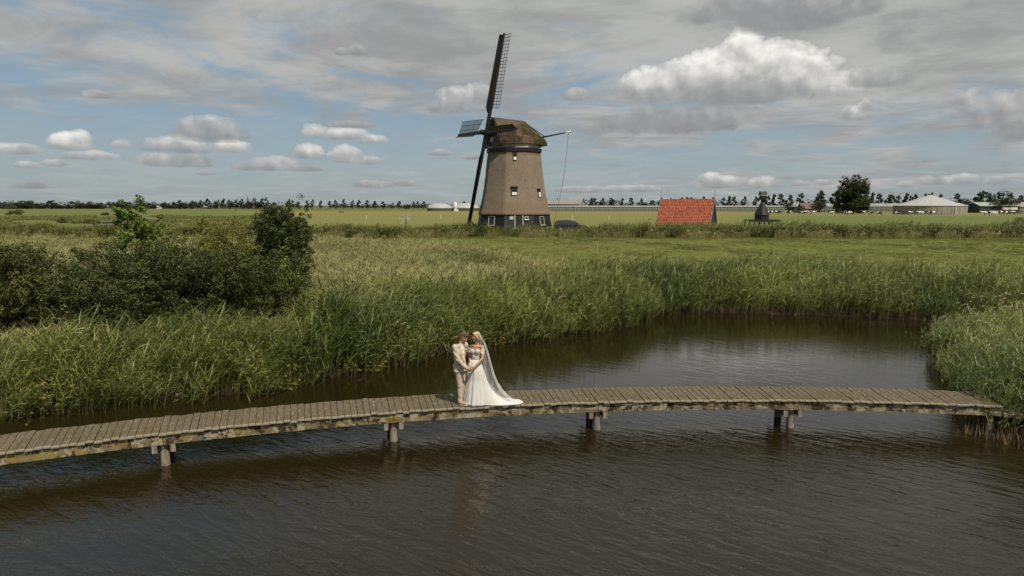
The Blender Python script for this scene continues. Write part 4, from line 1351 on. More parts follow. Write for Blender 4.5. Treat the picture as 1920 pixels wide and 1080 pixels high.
mb = MB(); mb.box((.05, 0, hz0 + 3.62), (.95, .85, .72)); mb.build('cap_box', m_tar, sm)
mb = MB(); mb.box((.05, 0, hz0 + 4.03), (1.0, .95, .08)); mb.build('white_band', m_white, sm)
m_caproof = simple('cap_boards', (.11, .095, .075), (.05, .042, .034), 3, .8, .2, .3, 'Object', (8, 1, 1))
for i in range(6):
    xa = -.50 + i * .185
    mb = MB()
    a_ = [Vector((0, -.50, hz0 + 4.08)), Vector((0, -.44, hz0 + 4.42)), Vector((0, -.2, hz0 + 4.64)), Vector((0, .2, hz0 + 4.64)), Vector((0, .44, hz0 + 4.42)), Vector((0, .50, hz0 + 4.08))]
    mb.loft([[p + Vector((xa, 0, 0)) for p in a_], [p + Vector((xa + .172, 0, 0)) for p in a_]])
    mb.build('roof_board', m_caproof, sm)

# small wind pump in the ditch reeds left of the mill
wpz = float(height([-13.5], [87])[0])
wpump = tag(empty('wind_pump', (-13.5, 87.2, wpz)), 'thin pole with three pale turning blades among reeds left of the windmill', 'wind pump')
mb = MB(); mb.tube([(0, 0, -.2), (0, 0, 2.15)], [.07, .05], 8); mb.build('pole', m_oldwood, wpump)
mb = MB(); mb.tube([(0, -.25, 2.15), (0, .3, 2.18)], [.09, .09], 8); mb.build('hub', m_tar, wpump)
mb = MB(); mb.box((.35, .25, 2.18), (.55, .03, .2)); mb.build('tail_vane', m_grey, wpump)
for an in (50, 172, 228):
    mb = MB(); d = Vector((math.cos(R(an)), 0, math.sin(R(an))))
    mb.bar(Vector((0, -.27, 2.15)), Vector((0, -.27, 2.15)) + d * .85, .10, .03, (0, 1, 0)); mb.build('blade', m_grey, wpump)

# ------------------------------------------------------------------ farm buildings far off
ORD = 'first second third fourth fifth sixth seventh eighth ninth tenth eleventh twelfth thirteenth fourteenth fifteenth sixteenth seventeenth eighteenth nineteenth'.split()
def ordn(i):
    if i < 19: return ORD[i]
    tens = {20: ('twentieth', 'twenty'), 30: ('thirtieth', 'thirty'), 40: ('fortieth', 'forty'), 50: ('fiftieth', 'fifty')}
    n = i + 1
    t = n // 10 * 10
    return tens[t][0] if n == t else tens[t][1] + ' ' + ORD[n - t - 1]

m_concrete = simple('silo_panel', (.30, .27, .22), (.20, .175, .14), .9, .85, .15, 0, 'Object', (1, 1, .25))
m_pvc = simple('pale_tent_cloth', (.36, .36, .34), (.30, .30, .285), 2, .6, .3)
rx, ry, rr_, rh = 152.5, 251.0, 11.6, 3.1
silo = tag(empty('round_silo', (rx, ry, 2.55)), 'round grey panelled manure silo under a pale pointed tent roof', 'silo')
NP = 44
for i in range(NP):
    an = 2 * math.pi * i / NP
    mb = MB(); mb.box((0, 0, rh / 2 - .1), (2 * math.pi * rr_ / NP - .06, .16, rh + .2))
    o = mb.build('wall_panel', m_concrete, silo)
    o.location = (math.cos(an) * rr_, math.sin(an) * rr_, 0); o.rotation_euler = (0, 0, an + math.pi / 2)
mb = MB()
mb.loft([[Vector((math.cos(2 * math.pi * i / 66) * r_, math.sin(2 * math.pi * i / 66) * r_, z + (.05 * (i % 3 == 0) if 1 < r_ < rr_ else 0))) for i in range(66)] for r_, z in ((rr_ - .1, rh - .05), (rr_ + .25, rh - .02), (rr_ + .22, rh + .12), (7.5, rh + 1.35), (3.5, rh + 2.75), (.4, rh + 3.95))])
mb.build('tent_roof', m_pvc, silo)
mb = MB(); mb.tube([(2.0, -rr_ - .3, 0), (2.0, -rr_ - .3, rh + .1)], .14, 8); mb.build('pipe', m_white, silo)

m_gglass, kk, b = mat('greenhouse_glass')
pos = kk.n('ShaderNodeTexCoord').outputs['Object']
px_, py_, pz_ = kk.sep(pos)
gn = kk.noise(kk.mapping(pos, (1, 1, .4)), .8, 4, .6)
setp(kk, b, kk.mix(gn, (.06, .075, .05), (.17, .18, .15)), .25, .5)
m_groof = simple('white_greenhouse_roof', (.42, .42, .41), (.34, .34, .33), .5, .5, .3)
def greenhouse(label, x0, x1, y, h, pitch, deep):
    g = tag(empty('greenhouse', (x0, y, 2.55)), label, 'greenhouse')
    L = x1 - x0
    mb = MB(); mb.box((L / 2, deep / 2, h / 2), (L, deep, h)); mb.build('glass_wall', m_gglass, g)
    n = int(L / pitch)
    mb = MB()
    for i in range(n * 2 + 1): mb.box((L * i / (2 * n), -.04, h / 2), (.12, .10, h))
    mb.box((L / 2, -.05, h * .62), (L, .07, .10))
    mb.build('wall_posts', m_grey, g)['kind'] = 'stuff'
    for i in range(n):
        xa, xb = L * i / n, L * (i + 1) / n
        mb = MB()
        mb.loft([[Vector((xa + .05, yy, h + .02)), Vector((xb - .05, yy, h + .02)), Vector(((xa + xb) / 2, yy, h + pitch * .30))] for yy in (-.2, deep)])
        mb.build('roof_bay', m_groof, g)
    return g
greenhouse('long low greenhouse with white saw tooth roof behind the hay field', 20.5, 158.5, 372.0, 2.45, 2.3, 40)
greenhouse('white roofed greenhouse showing on both sides of the big tree', 178.0, 250.0, 400.0, 2.6, 6.0, 40)

def house(name, label, x, y, w, d, he, hr, mw, mr, rz=0.0, cat='house', axis='x', extras=()):
    z = float(height([x], [y])[0])
    h = tag(empty(name, (x, y, z), rz), label, cat)
    mb = MB(); mb.box((0, 0, he / 2 - .15), (w, d, he + .3)); mb.build('wall', mw, h)
    a_, b_ = (w / 2, d / 2) if axis == 'x' else (d / 2, w / 2)
    prf = [(-b_ - .35, he - .12), (-b_ - .35, he + .06), (0, hr), (b_ + .35, he + .06), (b_ + .35, he - .12), (0, hr - .25)]
    mb = MB()
    if axis == 'x': mb.loft([[Vector((s * (a_ + .25), u, v)) for u, v in prf] for s in (-1, 1)])
    else: mb.loft([[Vector((u, -s * (a_ + .25), v)) for u, v in prf] for s in (-1, 1)])
    rf = mb.build('roof', mr, h)
    mb = MB()
    gp = [(-b_ + .02, he - .02), (b_ - .02, he - .02), (0, hr - .22)]
    for s in (-1, 1):
        if axis == 'x': mb.loft([[Vector((s * a_ - s * .06, u, v)) for u, v in gp], [Vector((s * a_, u, v)) for u, v in gp]])
        else: mb.loft([[Vector((u, s * a_ - s * .06, v)) for u, v in gp], [Vector((u, s * a_, v)) for u, v in gp]])
    mb.build('gable', mw, h)
    for (ex, ez, ew, eh) in extras:
        mb = MB()
        fr = MB(); fr.box((ex, -d / 2 - .03, ez), (ew + .2, .08, eh + .2)); fo = fr.build('window', m_white, h)
        mb.box((ex, -d / 2 - .08, ez), (ew, .03, eh)); mb.build('pane', m_pane, fo)
    return h
m_brick = simple('red_brick', (.11, .065, .05), (.08, .05, .038), 2, .85, .15)
m_cream = simple('cream_wall', (.26, .24, .20), (.21, .19, .16), 1, .8, .2)
m_pinkroof = simple('pinkish_tile', (.17, .11, .09), (.13, .085, .07), 1.5, .8, .2)
m_greyroof = simple('grey_sheet_roof', (.24, .235, .22), (.18, .175, .165), 1, .7, .3)
m_darkwall = simple('dark_barn_wall', (.05, .055, .05), (.035, .038, .035), 1, .8, .2)
m_greenroof = simple('grey_green_roof', (.30, .33, .30), (.22, .25, .22), 1, .7, .3)
hs = house('farmhouse', 'brick farmhouse with pinkish tiled roof between trees behind the cows', 140.5, 327.0, 7.2, 6.5, 1.7, 4.3, m_brick, m_pinkroof, 0, 'house', 'x', ((-1.6, 1.0, .9, .9), (1.4, 1.0, .9, .9)))
mb = MB(); mb.box((1.4, -2.2, 2.75), (2.4, 1.6, 1.0)); mb.build('dormer', m_cream, hs)
mb = MB(); mb.box((1.4, -3.03, 2.75), (1.8, .06, .6)); mb.build('dormer_window', m_pane, hs)
mb = MB(); mb.box((.6, .3, 4.6), (.6, .6, .9)); mb.build('chimney', m_brick, hs)
house('gabled_shed', 'grey roofed shed with pale gable behind the greenhouse right of the windmill', 31.5, 420.0, 24, 12, 4.0, 7.0, m_cream, m_greyroof, R(-22), 'shed')
lb_ = house('long_barn', 'long low dark barn with pale roof right of the round silo', 213.0, 305.0, 17.5, 10, 3.0, 4.7, m_darkwall, m_greenroof, 0, 'barn')
mb = MB(); mb.box((4.4, -5.06, 1.9), (6.5, .06, 1.0)); mb.build('pale_opening', m_white, lb_)
house('edge_barn', 'small pale barn at the right edge of the horizon', 226.0, 306.0, 7.5, 8, 2.6, 4.8, m_cream, m_greyroof, 0, 'barn')
for i, (x, y, w, he, hr, mw, mr, lab) in enumerate([
    (-388, 600, 10.5, 2.0, 4.1, m_cream, m_greyroof, 'cream low house at the far left, between the dark tree clumps on the horizon'),
    (-367, 600, 5.5, 2.6, 5.6, m_brick, m_pinkroof, 'small pinkish gabled house on the far left horizon'),
    (-361, 602, 6.0, 1.8, 3.4, m_cream, m_pinkroof, 'low cream house just right of the pinkish gabled house on the horizon'),
    (-352, 604, 8.0, 1.8, 3.2, m_cream, m_greyroof, 'low long house left of the round dark tree on the far left horizon'),
    (-310, 600, 6.0, 1.5, 3.0, m_white, m_greyroof, 'small white house behind the pale sapling on the horizon'),
    (-262, 575, 5.2, 1.9, 3.8, m_cream, m_greyroof, 'cream house in the tree row left of the church spire'),
    (-255, 575, 4.2, 1.7, 3.4, m_brick, m_greyroof, 'small brown house beside the cream house left of the church spire'),
    (-215, 575, 4.0, 3.0, 5.6, m_brick, m_pinkroof, 'red brick house showing left of the round dark tree'),
]):
    house('far_house', lab, x * 1.08, y * 1.08, w, 7, he, hr, mw, mr, 0, 'house', 'y' if i == 1 else 'x', ((-w * .22, he * .5, .8, .9), (w * .2, he * .5, .8, .9)))
ch = tag(empty('church_spire', (-238, 620, 2.57)), 'thin dark church spire above the trees on the left horizon', 'church')
mb = MB(); mb.box((0, 0, 3), (2.6, 2.6, 6.5)); mb.build('tower', m_brick, ch)
mb = MB(); mb.loft([[Vector((math.cos(i * math.pi / 4) * r_, math.sin(i * math.pi / 4) * r_, z)) for i in range(8)] for r_, z in ((1.5, 6.2), (.6, 8.2), (.06, 11.6))]); mb.build('spire', m_darkwall, ch)

def dome_tent(label, x, y, r_, h, hw):
    g = tag(empty('dome_tank', (x, y, 2.55)), label, 'tank')
    ring_ = lambda rr, z: [Vector((math.cos(2 * math.pi * i / 40) * rr, math.sin(2 * math.pi * i / 40) * rr, z)) for i in range(40)]
    mb = MB(); mb.loft([ring_(r_, -.2), ring_(r_, hw)]); mb.build('tank_wall', m_darkgreen, g)
    mb = MB(); mb.loft([ring_(r_ + .15, hw - .05)] + [ring_(r_ * math.cos(t), hw + (h - hw) * math.sin(t)) for t in np.linspace(.08, 1.5, 8)]); mb.build('dome_cover', m_pvc, g, True)
m_darkgreen = simple('dull_green_wall', (.08, .10, .06), (.06, .08, .05), 1, .8, .2)
dome_tent('wide pale dome covered tank left of the windmill', -42.5, 404.0, 7.4, 4.5, 1.6)
dome_tent('second pale dome tank partly behind the thin white silo', -28.0, 412.0, 8.6, 4.6, 1.6)
mb = MB()
for z, r_ in ((0, .8),): mb.tube([(0, 0, -.2), (0, 0, 4.9), (0, 0, 5.1)], [.85, .85, .5], 14)
ts = tag(empty('white_silo', (-32.6, 396.0, 2.55)), 'thin upright white silo beside the dome tanks', 'silo')
mb.build('shell', m_white, ts, True)
mb = MB(); mb.box((.6, -1.3, .4), (2.6, 1.2, 1.3), bev=.05); mb.build('pump_cabinet', m_white, ts)
for i, (x, y, lab) in enumerate(((13.2, 150.0, 'thin white marker post in the hay field right of the car'), (21.5, 152.0, 'thin white marker post in the hay field left of the tiled shed'), (-17.6, 170.0, 'thin white marker post in the hay field above the wind pump'), (-34.0, 160.0, 'thin white marker post in the hay field, the one nearest the round tree'))):
    mb = MB(); mb.tube([(0, 0, -.2), (0, 0, .95), (0, 0, 1.0)], [.06, .06, .03], 7)
    tag(mb.build('marker_post', m_white, None, False, (x, y, float(height([x], [y])[0]))), lab, 'post', 'white posts in the hay field')
# field heaps and hedged shapes
def mound(name, label, x, y, w, d, h, m, cat, seed):
    z = float(height([x], [y])[0])
    mb = MB()
    rings = []
    for i in range(7):
        t = i / 6
        s = math.cos(t * 1.45)
        rings.append([Vector((math.cos(a_) * w / 2 * s * (1 + .12 * mnoise.noise(Vector((math.cos(a_) * 2, math.sin(a_) * 2, t * 3 + seed)))), math.sin(a_) * d / 2 * s, h * math.sin(t * 1.45) * (1 + .15 * mnoise.noise(Vector((math.cos(a_) * 3, math.sin(a_) * 3, seed)))) - .1)) for a_ in np.linspace(0, 2 * math.pi, 28)[:-1]])
    mb.loft(rings)
    return tag(mb.build(name, m, None, True, (x, y, z)), label, cat)
m_tarp = simple('green_tarp', (.07, .13, .10), (.05, .10, .08), .8, .5, .4)
m_tarpb = simple('black_tarp', (.03, .032, .034), (.02, .022, .024), .8, .5, .4)
m_soil = simple('brown_heap', (.12, .085, .055), (.08, .055, .035), .8, .95, .1)
mound('tarp_heap', 'long heap under a green tarp at the right, below the round tree', 195, 277, 8.5, 4, 1.3, m_tarp, 'heap', 1)
mound('silage_heap', 'long black covered silage heap at the right edge', 206, 274, 11, 4, 1.4, m_tarpb, 'heap', 2)
mound('soil_heap', 'low brown soil heap behind the white cows at the right', 188, 262, 10, 5, 1.1, m_soil, 'heap', 3)
mound('field_heap', 'tiny dark heap in the hay field left of the windmill', -77, 310, 2.6, 2, .9, m_soil, 'heap', 4)
cu = tag(empty('culvert_railing', (-58.5, 101.5, float(height([-58.5], [101.5])[0]))), 'grey two rail railing of a ditch crossing behind the pale sapling', 'railing')
for z in (.45, .95):
    mb = MB(); mb.box((0, 0, z), (5.0, .10, .14)); mb.build('rail', m_greyroof, cu)
for x in (-2.3, 0, 2.3):
    mb = MB(); mb.box((x, .09, .4), (.12, .08, 1.3)); mb.build('post', m_greyroof, cu)

for lab, x, y, w, h in [('dark rounded bush in the far left pasture', -174, 240, 6.2, 2.5), ('small dark bush in the left pasture, nearest the left edge of the middle row', -84, 128, 2.4, 1.1),
                        ('wide dark bush in the middle of the left pasture', -77, 124, 4.4, 1.6), ('dark bush beside the grey railing in the left pasture', -64, 107, 2.6, 1.3),
                        ('small lone bush far back in the left pasture', -134, 226, 2.4, 1.8)]:
    shrub('field_bush', lab, (x, y), w, w * .7, h, 1500, .30 if y > 200 else .2, m_fdark, int(-x), 10, 'bushes in the left pasture', 'bush', (.3, .45), None, 5, .1)
shrub('hedge_bush', 'green bush left of the brick farmhouse', (134.5, 318), 6.5, 4, 3.6, 1500, .35, m_ft1, 33, 10, None, 'bush', (.3, .45), None, 5, .1)
shrub('willow_bush', 'pale green willow in front of the tree clump on the far left horizon', (-452, 620), 9.5, 7, 6.5, 1800, .6, m_ft3, 34, 12, None, 'bush', (.3, .45), None, 5, .1)
shrub('reed_bush', 'low dark green bush at the right edge of the ditch reeds', (66.5, 89.5), 3.4, 2.4, 2.6, 2200, .16, m_fround, 35, 12, None, 'bush', (.25, .4), None, 5, .1)
shrub('reed_bush', 'low dark bush at the left foot of the windmill in the ditch reeds', (-9.3, 88.2), 2.0, 1.6, 1.7, 1200, .13, m_fdark, 36, 10, None, 'bush', (.25, .4), None, 5, .1)
LEFT= [(-473.2, 640, 7.3, 7.0, 1), (-465.3, 640, 6.3, 8.9, 1), (-459.3, 640, 7.8, 9.9, 1), (-451.3, 640, 8.3, 11.9, 1), (-440.6, 640, 5.8, 7.9, 1), (-431.5, 640, 7.8, 10.9, 0), (-424.7, 640, 5.8, 7.0, 1), (-415.9, 640, 4.8, 7.9, 1), (-408.1, 640, 8.3, 8.9, 1), (-400.9, 640, 5.8, 7.9, 1), (-393.3, 640, 7.3, 8.9, 1), (-386.5, 640, 6.3, 7.0, 1), (-381.1, 640, 4.8, 6.0, 1), (-376.5, 640, 6.8, 4.5, 0), (-372.6, 640, 6.3, 4.0, 0), (-363.6, 640, 7.3, 8.4, 1), (-336.3, 640, 6.8, 7.0, 1), (-325.9, 640, 6.3, 6.0, 0), (-319.6, 640, 5.3, 7.0, 1), (-295.7, 600, 6.3, 4.9, 0), (-292.1, 600, 7.8, 4.9, 0), (-289.0, 600, 6.3, 4.2, 1), (-285.9, 600, 6.7, 4.2, 1), (-280.1, 600, 8.1, 5.5, 1), (-276.7, 600, 7.0, 3.9, 1), (-271.7, 600, 7.8, 2.9, 0), (-266.1, 600, 8.9, 5.5, 0), (-260.6, 600, 7.0, 2.9, 0), (-257.0, 600, 8.1, 3.2, 0), (-252.7, 600, 9.2, 3.9, 0), (-248.6, 600, 8.1, 3.2, 0), (-245.1, 600, 7.7, 3.9, 1), (-241.5, 600, 8.1, 3.2, 0), (-238.0, 600, 9.0, 3.6, 0), (-234.6, 600, 7.0, 4.2, 1), (-230.3, 600, 7.2, 4.5, 1), (-225.3, 600, 10.0, 7.4, 1), (-218.0, 600, 9.2, 3.6, 0), (-214.2, 600, 7.0, 3.6, 0), (-195.9, 600, 8.6, 4.2, 0), (-191.7, 600, 7.7, 3.6, 0), (-187.5, 600, 7.0, 4.2, 1), (-168.2, 560, 7.2, 3.6, 0), (-162.8, 560, 8.0, 3.3, 0), (-156.4, 560, 7.1, 3.0, 0), (-149.7, 560, 7.0, 3.3, 0), (-143.5, 560, 7.5, 3.9, 0), (-137.6, 560, 8.2, 3.6, 0), (-131.1, 560, 7.4, 3.3, 0), (-124.8, 560, 7.6, 3.6, 0), (-118.6, 560, 7.5, 3.9, 0), (-112.3, 560, 6.7, 4.2, 0), (-105.2, 560, 6.4, 3.9, 0), (-97.9, 560, 5.4, 2.4, 0), (-92.7, 560, 6.7, 4.2, 0), (-85.9, 560, 4.4, 4.5, 1), (-80.2, 560, 6.4, 2.7, 0), (-77.4, 560, 6.4, 2.7, 0), (-72.5, 560, 6.4, 4.5, 0), (-39.4, 560, 6.7, 1.8, 0)]
RIGHT= [(25.2, 480, 7.2, 1.5, 0), (31.2, 480, 8.0, 1.7, 0), (38.1, 480, 7.6, 1.0, 0), (49.4, 480, 8.0, 1.8, 0), (55.9, 480, 8.2, 1.1, 0), (57.7, 480, 8.2, 1.0, 0), (62.7, 480, 8.4, 2.0, 0), (69.3, 480, 8.3, 1.6, 0), (71.1, 480, 7.2, 2.0, 0), (77.1, 480, 8.0, 3.5, 0), (83.1, 480, 8.5, 3.5, 0), (90.5, 480, 8.1, 3.0, 0), (93.5, 480, 5.7, 2.5, 1), (98.3, 480, 6.7, 2.0, 0), (92.5, 480, 6.0, 2.7, 1), (98.0, 480, 6.6, 2.4, 0), (103.9, 480, 8.5, 3.0, 0), (111.2, 480, 8.2, 1.4, 0), (118.0, 480, 8.7, 1.4, 0), (122.6, 480, 8.8, 1.7, 0), (125.8, 480, 8.6, 1.4, 0), (133.1, 480, 9.3, 2.9, 0), (140.5, 480, 8.7, 2.7, 0), (148.4, 480, 8.7, 2.7, 0), (151.8, 480, 9.5, 3.0, 0), (155.2, 480, 9.3, 3.3, 0), (162.9, 480, 9.5, 4.3, 0), (170.3, 480, 9.3, 2.7, 0), (163.9, 440, 9.5, 3.7, 0), (169.1, 440, 10.1, 2.8, 0), (171.4, 440, 10.4, 2.3, 0), (173.9, 430, 9.8, 5.1, 0), (175.9, 420, 10.7, 4.6, 0), (138.9, 340, 4.5, 5.4, 1), (147.1, 330, 9.1, 3.8, 0), (148.7, 330, 10.3, 3.3, 0), (144.2, 320, 6.8, 5.0, 1), (154.2, 330, 9.6, 3.1, 0), (252.6, 480, 11.7, 3.7, 0), (257.8, 480, 11.3, 4.1, 0), (262.3, 480, 10.6, 4.1, 0), (265.6, 480, 10.6, 4.1, 0), (271.1, 480, 10.2, 3.7, 0), (275.1, 480, 11.3, 3.7, 0), (279.2, 480, 9.7, 2.9, 0), (283.2, 480, 10.9, 3.8, 0), (288.3, 480, 11.2, 2.9, 0), (292.7, 480, 11.9, 3.2, 0), (301.3, 480, 10.6, 3.2, 0), (310.0, 480, 11.3, 4.9, 0), (341.7, 520, 9.2, 5.6, 1), (345.7, 520, 8.6, 4.8, 1), (325.0, 480, 12.4, 4.1, 0), (329.6, 480, 12.8, 3.4, 0), (333.9, 480, 12.4, 3.4, 0), (338.6, 480, 12.2, 2.9, 0), (306.3, 420, 10.8, 3.2, 0), (215.0, 300, 9.8, 9.4, 1), (353.9, 480, 9.8, 4.4, 1), (356.1, 480, 10.2, 2.9, 0)]
COWS= [(90.36, 241.29, 0), (94.27, 248.79, 0), (93.08, 241.29, 1), (95.41, 244.98, 1), (96.76, 241.29, 1), (99.15, 244.98, 0), (101.47, 244.98, 1), (99.47, 235.95, 1), (100.34, 235.95, 0), (104.51, 241.29, 0), (107.27, 244.98, 1), (128.3, 289.26, 1), (132.2, 294.58, 0), (135.78, 300.1, 1), (107.16, 230.84, 0), (145.82, 311.79, 1), (126.06, 265.29, 1), (110.93, 230.84, 0), (110.91, 227.56, 0), (111.87, 227.56, 1), (118.34, 230.84, 0), (119.56, 230.84, 0), (119.3, 227.56, 1), (115.76, 216.56, 1), (126.94, 225.48, 1), (136.54, 235.17, 0), (134.22, 225.48, 0), (136.3, 225.48, 1), (143.96, 235.17, 1), (155.04, 225.48, 0), (156.08, 225.48, 0), (149.2, 212.36, 1), (170.96, 240.33, 0), (165.73, 230.22, 0), (170.19, 235.17, 1), (171.64, 235.17, 1)]

# ------------------------------------------------------------------ the big tree and the horizon rows
x, y = 129.9, 262.0
z = float(height([x], [y])[0])
bt = tag(empty('big_tree', (x, y, z)), 'large dense dark green tree standing alone between farmhouse and round silo', 'tree')
L = lumpy(80, 12.6, 11.0, 14.6, .6, (.20, .33), lambda t: 1.0 - .16 * t if t < .65 else .9 * (1 - (t - .65) ** 2 * 3.6), 77)
P, Nn = cluster_points(L, 60000, 50, .75, .6)
k_ = P[:, 2] > .3
link('crown', leaf_mesh('crown', P[k_], Nn[k_], rng.uniform(.6, 1.3, int(k_.sum())) * .36, m_fround), bt)
mb = MB(); mb.tube([(0, 0, -.3), (0, 0, 2), (.2, 0, 7), (.3, 0, 12.5)], [.5, .42, .28, .05], 8)
for i in range(10):
    an = i * 2.4
    mb.tube([(0, 0, 1.5 + i * .8), (math.cos(an) * 2, math.sin(an) * 2, 3 + i * .85), (math.cos(an) * 4, math.sin(an) * 4, 5 + i * .85)], [.16, .1, .03], 5)
mb.build('trunk', m_bark, bt)

for nm, items, lab in (('left', [t for t in LEFT if t[0] / t[1] < -.48], 'in the far left tree clump'),
                       ('row', [t for t in LEFT if t[0] / t[1] >= -.48], 'in the horizon row left of the windmill'),
                       ('right', [t for t in RIGHT if t[0] / t[1] < .42], 'between windmill and big tree'),
                       ('end', [t for t in RIGHT if t[0] / t[1] >= .42], 'behind the round silo')):
    items = sorted(items, key=lambda t: t[0] / t[1])
    for i, (x, y, h, w, kd) in enumerate(items):
        far_tree('slender_tree' if kd == 0 else 'round_crowned_tree', ('slender tree, ' if kd == 0 else 'rounded tree, ') + ordn(i) + ' from the left ' + lab,
                 x, y + (i % 3) * 2.0, h, max(w * 1.3, h * .60 if kd == 0 else 2), kd, 'trees ' + lab, i)

# woods so far off that they read as one mass
def wood(name, label, spans, n, leaf):
    Ps, Ns = [], []
    for x0, x1, y, h0, h1 in spans:
        L = []
        x = x0
        while x < x1:
            h = random.uniform(h0, h1)
            L.append((x, y + random.uniform(-6, 6), 2.5 + h * .45, random.uniform(.6, 1.1) * h, 6, h * .58))
            x += h * random.uniform(.5, .9)
        P, Nn = crown_points(L, int(n * (x1 - x0) / 100), .6)
        k_ = P[:, 2] > 2.4
        Ps.append(P[k_]); Ns.append(Nn[k_])
    P, Nn = np.concatenate(Ps), np.concatenate(Ns)
    o = link(name, leaf_mesh(name, P, Nn, rng.uniform(.6, 1.4, len(P)) * leaf, m_ft2))
    return tag(o, label, 'wood', kind='stuff')
wood('far_woods', 'dark far woods running along the horizon', [(-700, -235, 700, 4.5, 8.0), (-235, -50, 900, 3.0, 6.0), (-560, -430, 655, 5, 7), (-430, -300, 690, 4, 6.0), (30, 88, 540, 7.2, 8.6), (88, 260, 760, 5.5, 9), (260, 330, 640, 8, 10.5), (330, 620, 700, 8, 11)], 1500, 1.5)

# ------------------------------------------------------------------ joined soft bodies (people, cows) by remeshing overlapping shapes
def _cap(mb, p1, r1, p2, r2, n=14):
    p1, p2 = Vector(p1), Vector(p2)
    d = (p2 - p1)
    L = d.length
    d = d / L if L > 1e-6 else Vector((0, 0, 1))
    s = d.cross(Vector((0, 0, 1)))
    if s.length < .05: s = d.cross(Vector((1, 0, 0)))
    s.normalize()
    t = d.cross(s)
    rings = []
    for a_ in (-1.35, -.95, -.5, 0): rings.append((p1 + d * (r1 * math.sin(a_)), r1 * math.cos(a_)))
    for a_ in (0, .5, .95, 1.35): rings.append((p2 + d * (r2 * math.sin(a_)), r2 * math.cos(a_)))
    mb.loft([[c_ + (s * math.cos(2 * math.pi * j / n) + t * math.sin(2 * math.pi * j / n)) * r_ for j in range(n)] for c_, r_ in rings])
def _ell(mb, c, r_, rot=None, n=16):
    M = rot if rot is not None else Matrix.Identity(3)
    c = Vector(c)
    rings = []
    for i in range(1, n // 2 + 1):
        a_ = -math.pi / 2 + math.pi * (i - .5) / (n // 2)
        rings.append([c + M @ Vector((r_[0] * math.cos(a_) * math.cos(2 * math.pi * j / n), r_[1] * math.cos(a_) * math.sin(2 * math.pi * j / n), r_[2] * math.sin(a_))) for j in range(n)])
    mb.loft(rings)
def soft(parts, voxel, mats, name, smooth=4, cuts=(), post=None):
    mb = MB()
    for p in parts:
        if p[0] == 'c': _cap(mb, *p[1:])
        else: _ell(mb, *p[1:])
    me = mb.mesh('tmp', mats)
    o = link('tmp', me)
    md = o.modifiers.new('r', 'REMESH'); md.mode = 'VOXEL'; md.voxel_size = voxel; md.use_smooth_shade = True
    if smooth:
        ms = o.modifiers.new('s', 'SMOOTH'); ms.factor = .5; ms.iterations = smooth
    dg = bpy.context.evaluated_depsgraph_get()
    out_ = bpy.data.meshes.new_from_object(o.evaluated_get(dg))
    bpy.data.objects.remove(o); bpy.data.meshes.remove(me)
    out_.name = name
    if cuts or post:
        bm = bmesh.new(); bm.from_mesh(out_)
        for co, no in cuts:
            g = bm.verts[:] + bm.edges[:] + bm.faces[:]
            r_ = bmesh.ops.bisect_plane(bm, geom=g, plane_co=co, plane_no=no, clear_outer=True)
            ed = [e for e in r_['geom_cut'] if isinstance(e, bmesh.types.BMEdge)]
            if ed: bmesh.ops.holes_fill(bm, edges=ed)
        if post: post(bm)
        bm.to_mesh(out_); bm.free()
    if not out_.materials:
        for mt in (mats if isinstance(mats, (list, tuple)) else [mats]): out_.materials.append(mt)
    out_.polygons.foreach_set('use_smooth', [True] * len(out_.polygons))
    return out_

# ------------------------------------------------------------------ cows
def cow_mat(name, ca, cb, thr):
    m, kk, b = mat(name)
    pos = kk.n('ShaderNodeTexCoord').outputs['Object']
    oi = kk.n('ShaderNodeObjectInfo').outputs['Random']
    n = kk.noise(kk.v('ADD', pos, kk.comb(kk.m('MULTIPLY', oi, 91.0), 0.0, 0.0)), 1.3, 2, .5)
    setp(kk, b, kk.mix(kk.rng(n, thr - .02, thr + .02), ca, cb), .8, .2)
    return m
m_cow = cow_mat('black_white_hide', (.018, .015, .014), (.62, .58, .52), .53)
m_coww = cow_mat('white_hide', (.06, .05, .045), (.62, .57, .50), .33)
def cow_parts(graze):
    p = [('e', (0, 0, 1.02), (.80, .31, .37)), ('e', (-.62, 0, 1.08), (.32, .29, .30)), ('e', (.55, 0, 1.05), (.34, .28, .36)), ('e', (-.1, 0, .82), (.55, .28, .22)), ('e', (-.55, 0, .72), (.16, .14, .12))]
    for s in (-1, 1):
        p += [('c', (.58, s * .16, .85), .12, (.60, s * .16, .42), .065), ('c', (.60, s * .16, .42), .06, (.58, s * .16, .06), .05),
              ('c', (-.68, s * .17, .92), .16, (-.62, s * .17, .62), .10), ('c', (-.62, s * .17, .62), .09, (-.78, s * .17, .42), .06), ('c', (-.78, s * .17, .42), .055, (-.74, s * .17, .06), .05)]
    if graze:
        p += [('c', (.72, 0, 1.15), .20, (1.12, 0, .72), .13), ('c', (1.12, 0, .68), .12, (1.24, 0, .30), .075)]
        hd = Vector((1.12, 0, .70))
    else:
        p += [('c', (.72, 0, 1.15), .20, (1.10, 0, 1.40), .13), ('c', (1.12, 0, 1.42), .12, (1.46, 0, 1.22), .075)]
        hd = Vector((1.12, 0, 1.45))
    for s in (-1, 1): p.append(('c', hd + Vector((0, s * .08, .03)), .045, hd + Vector((-.03, s * .24, .05)), .03))
    p.append(('c', (-.92, 0, 1.18), .03, (-1.0, 0, .6), .035))
    return p
cow_me = [soft(cow_parts(g), .045, m_cow, 'cow', 2) for g in (False, True)]
cs = sorted(COWS, key=lambda c_: c_[0] / c_[1])
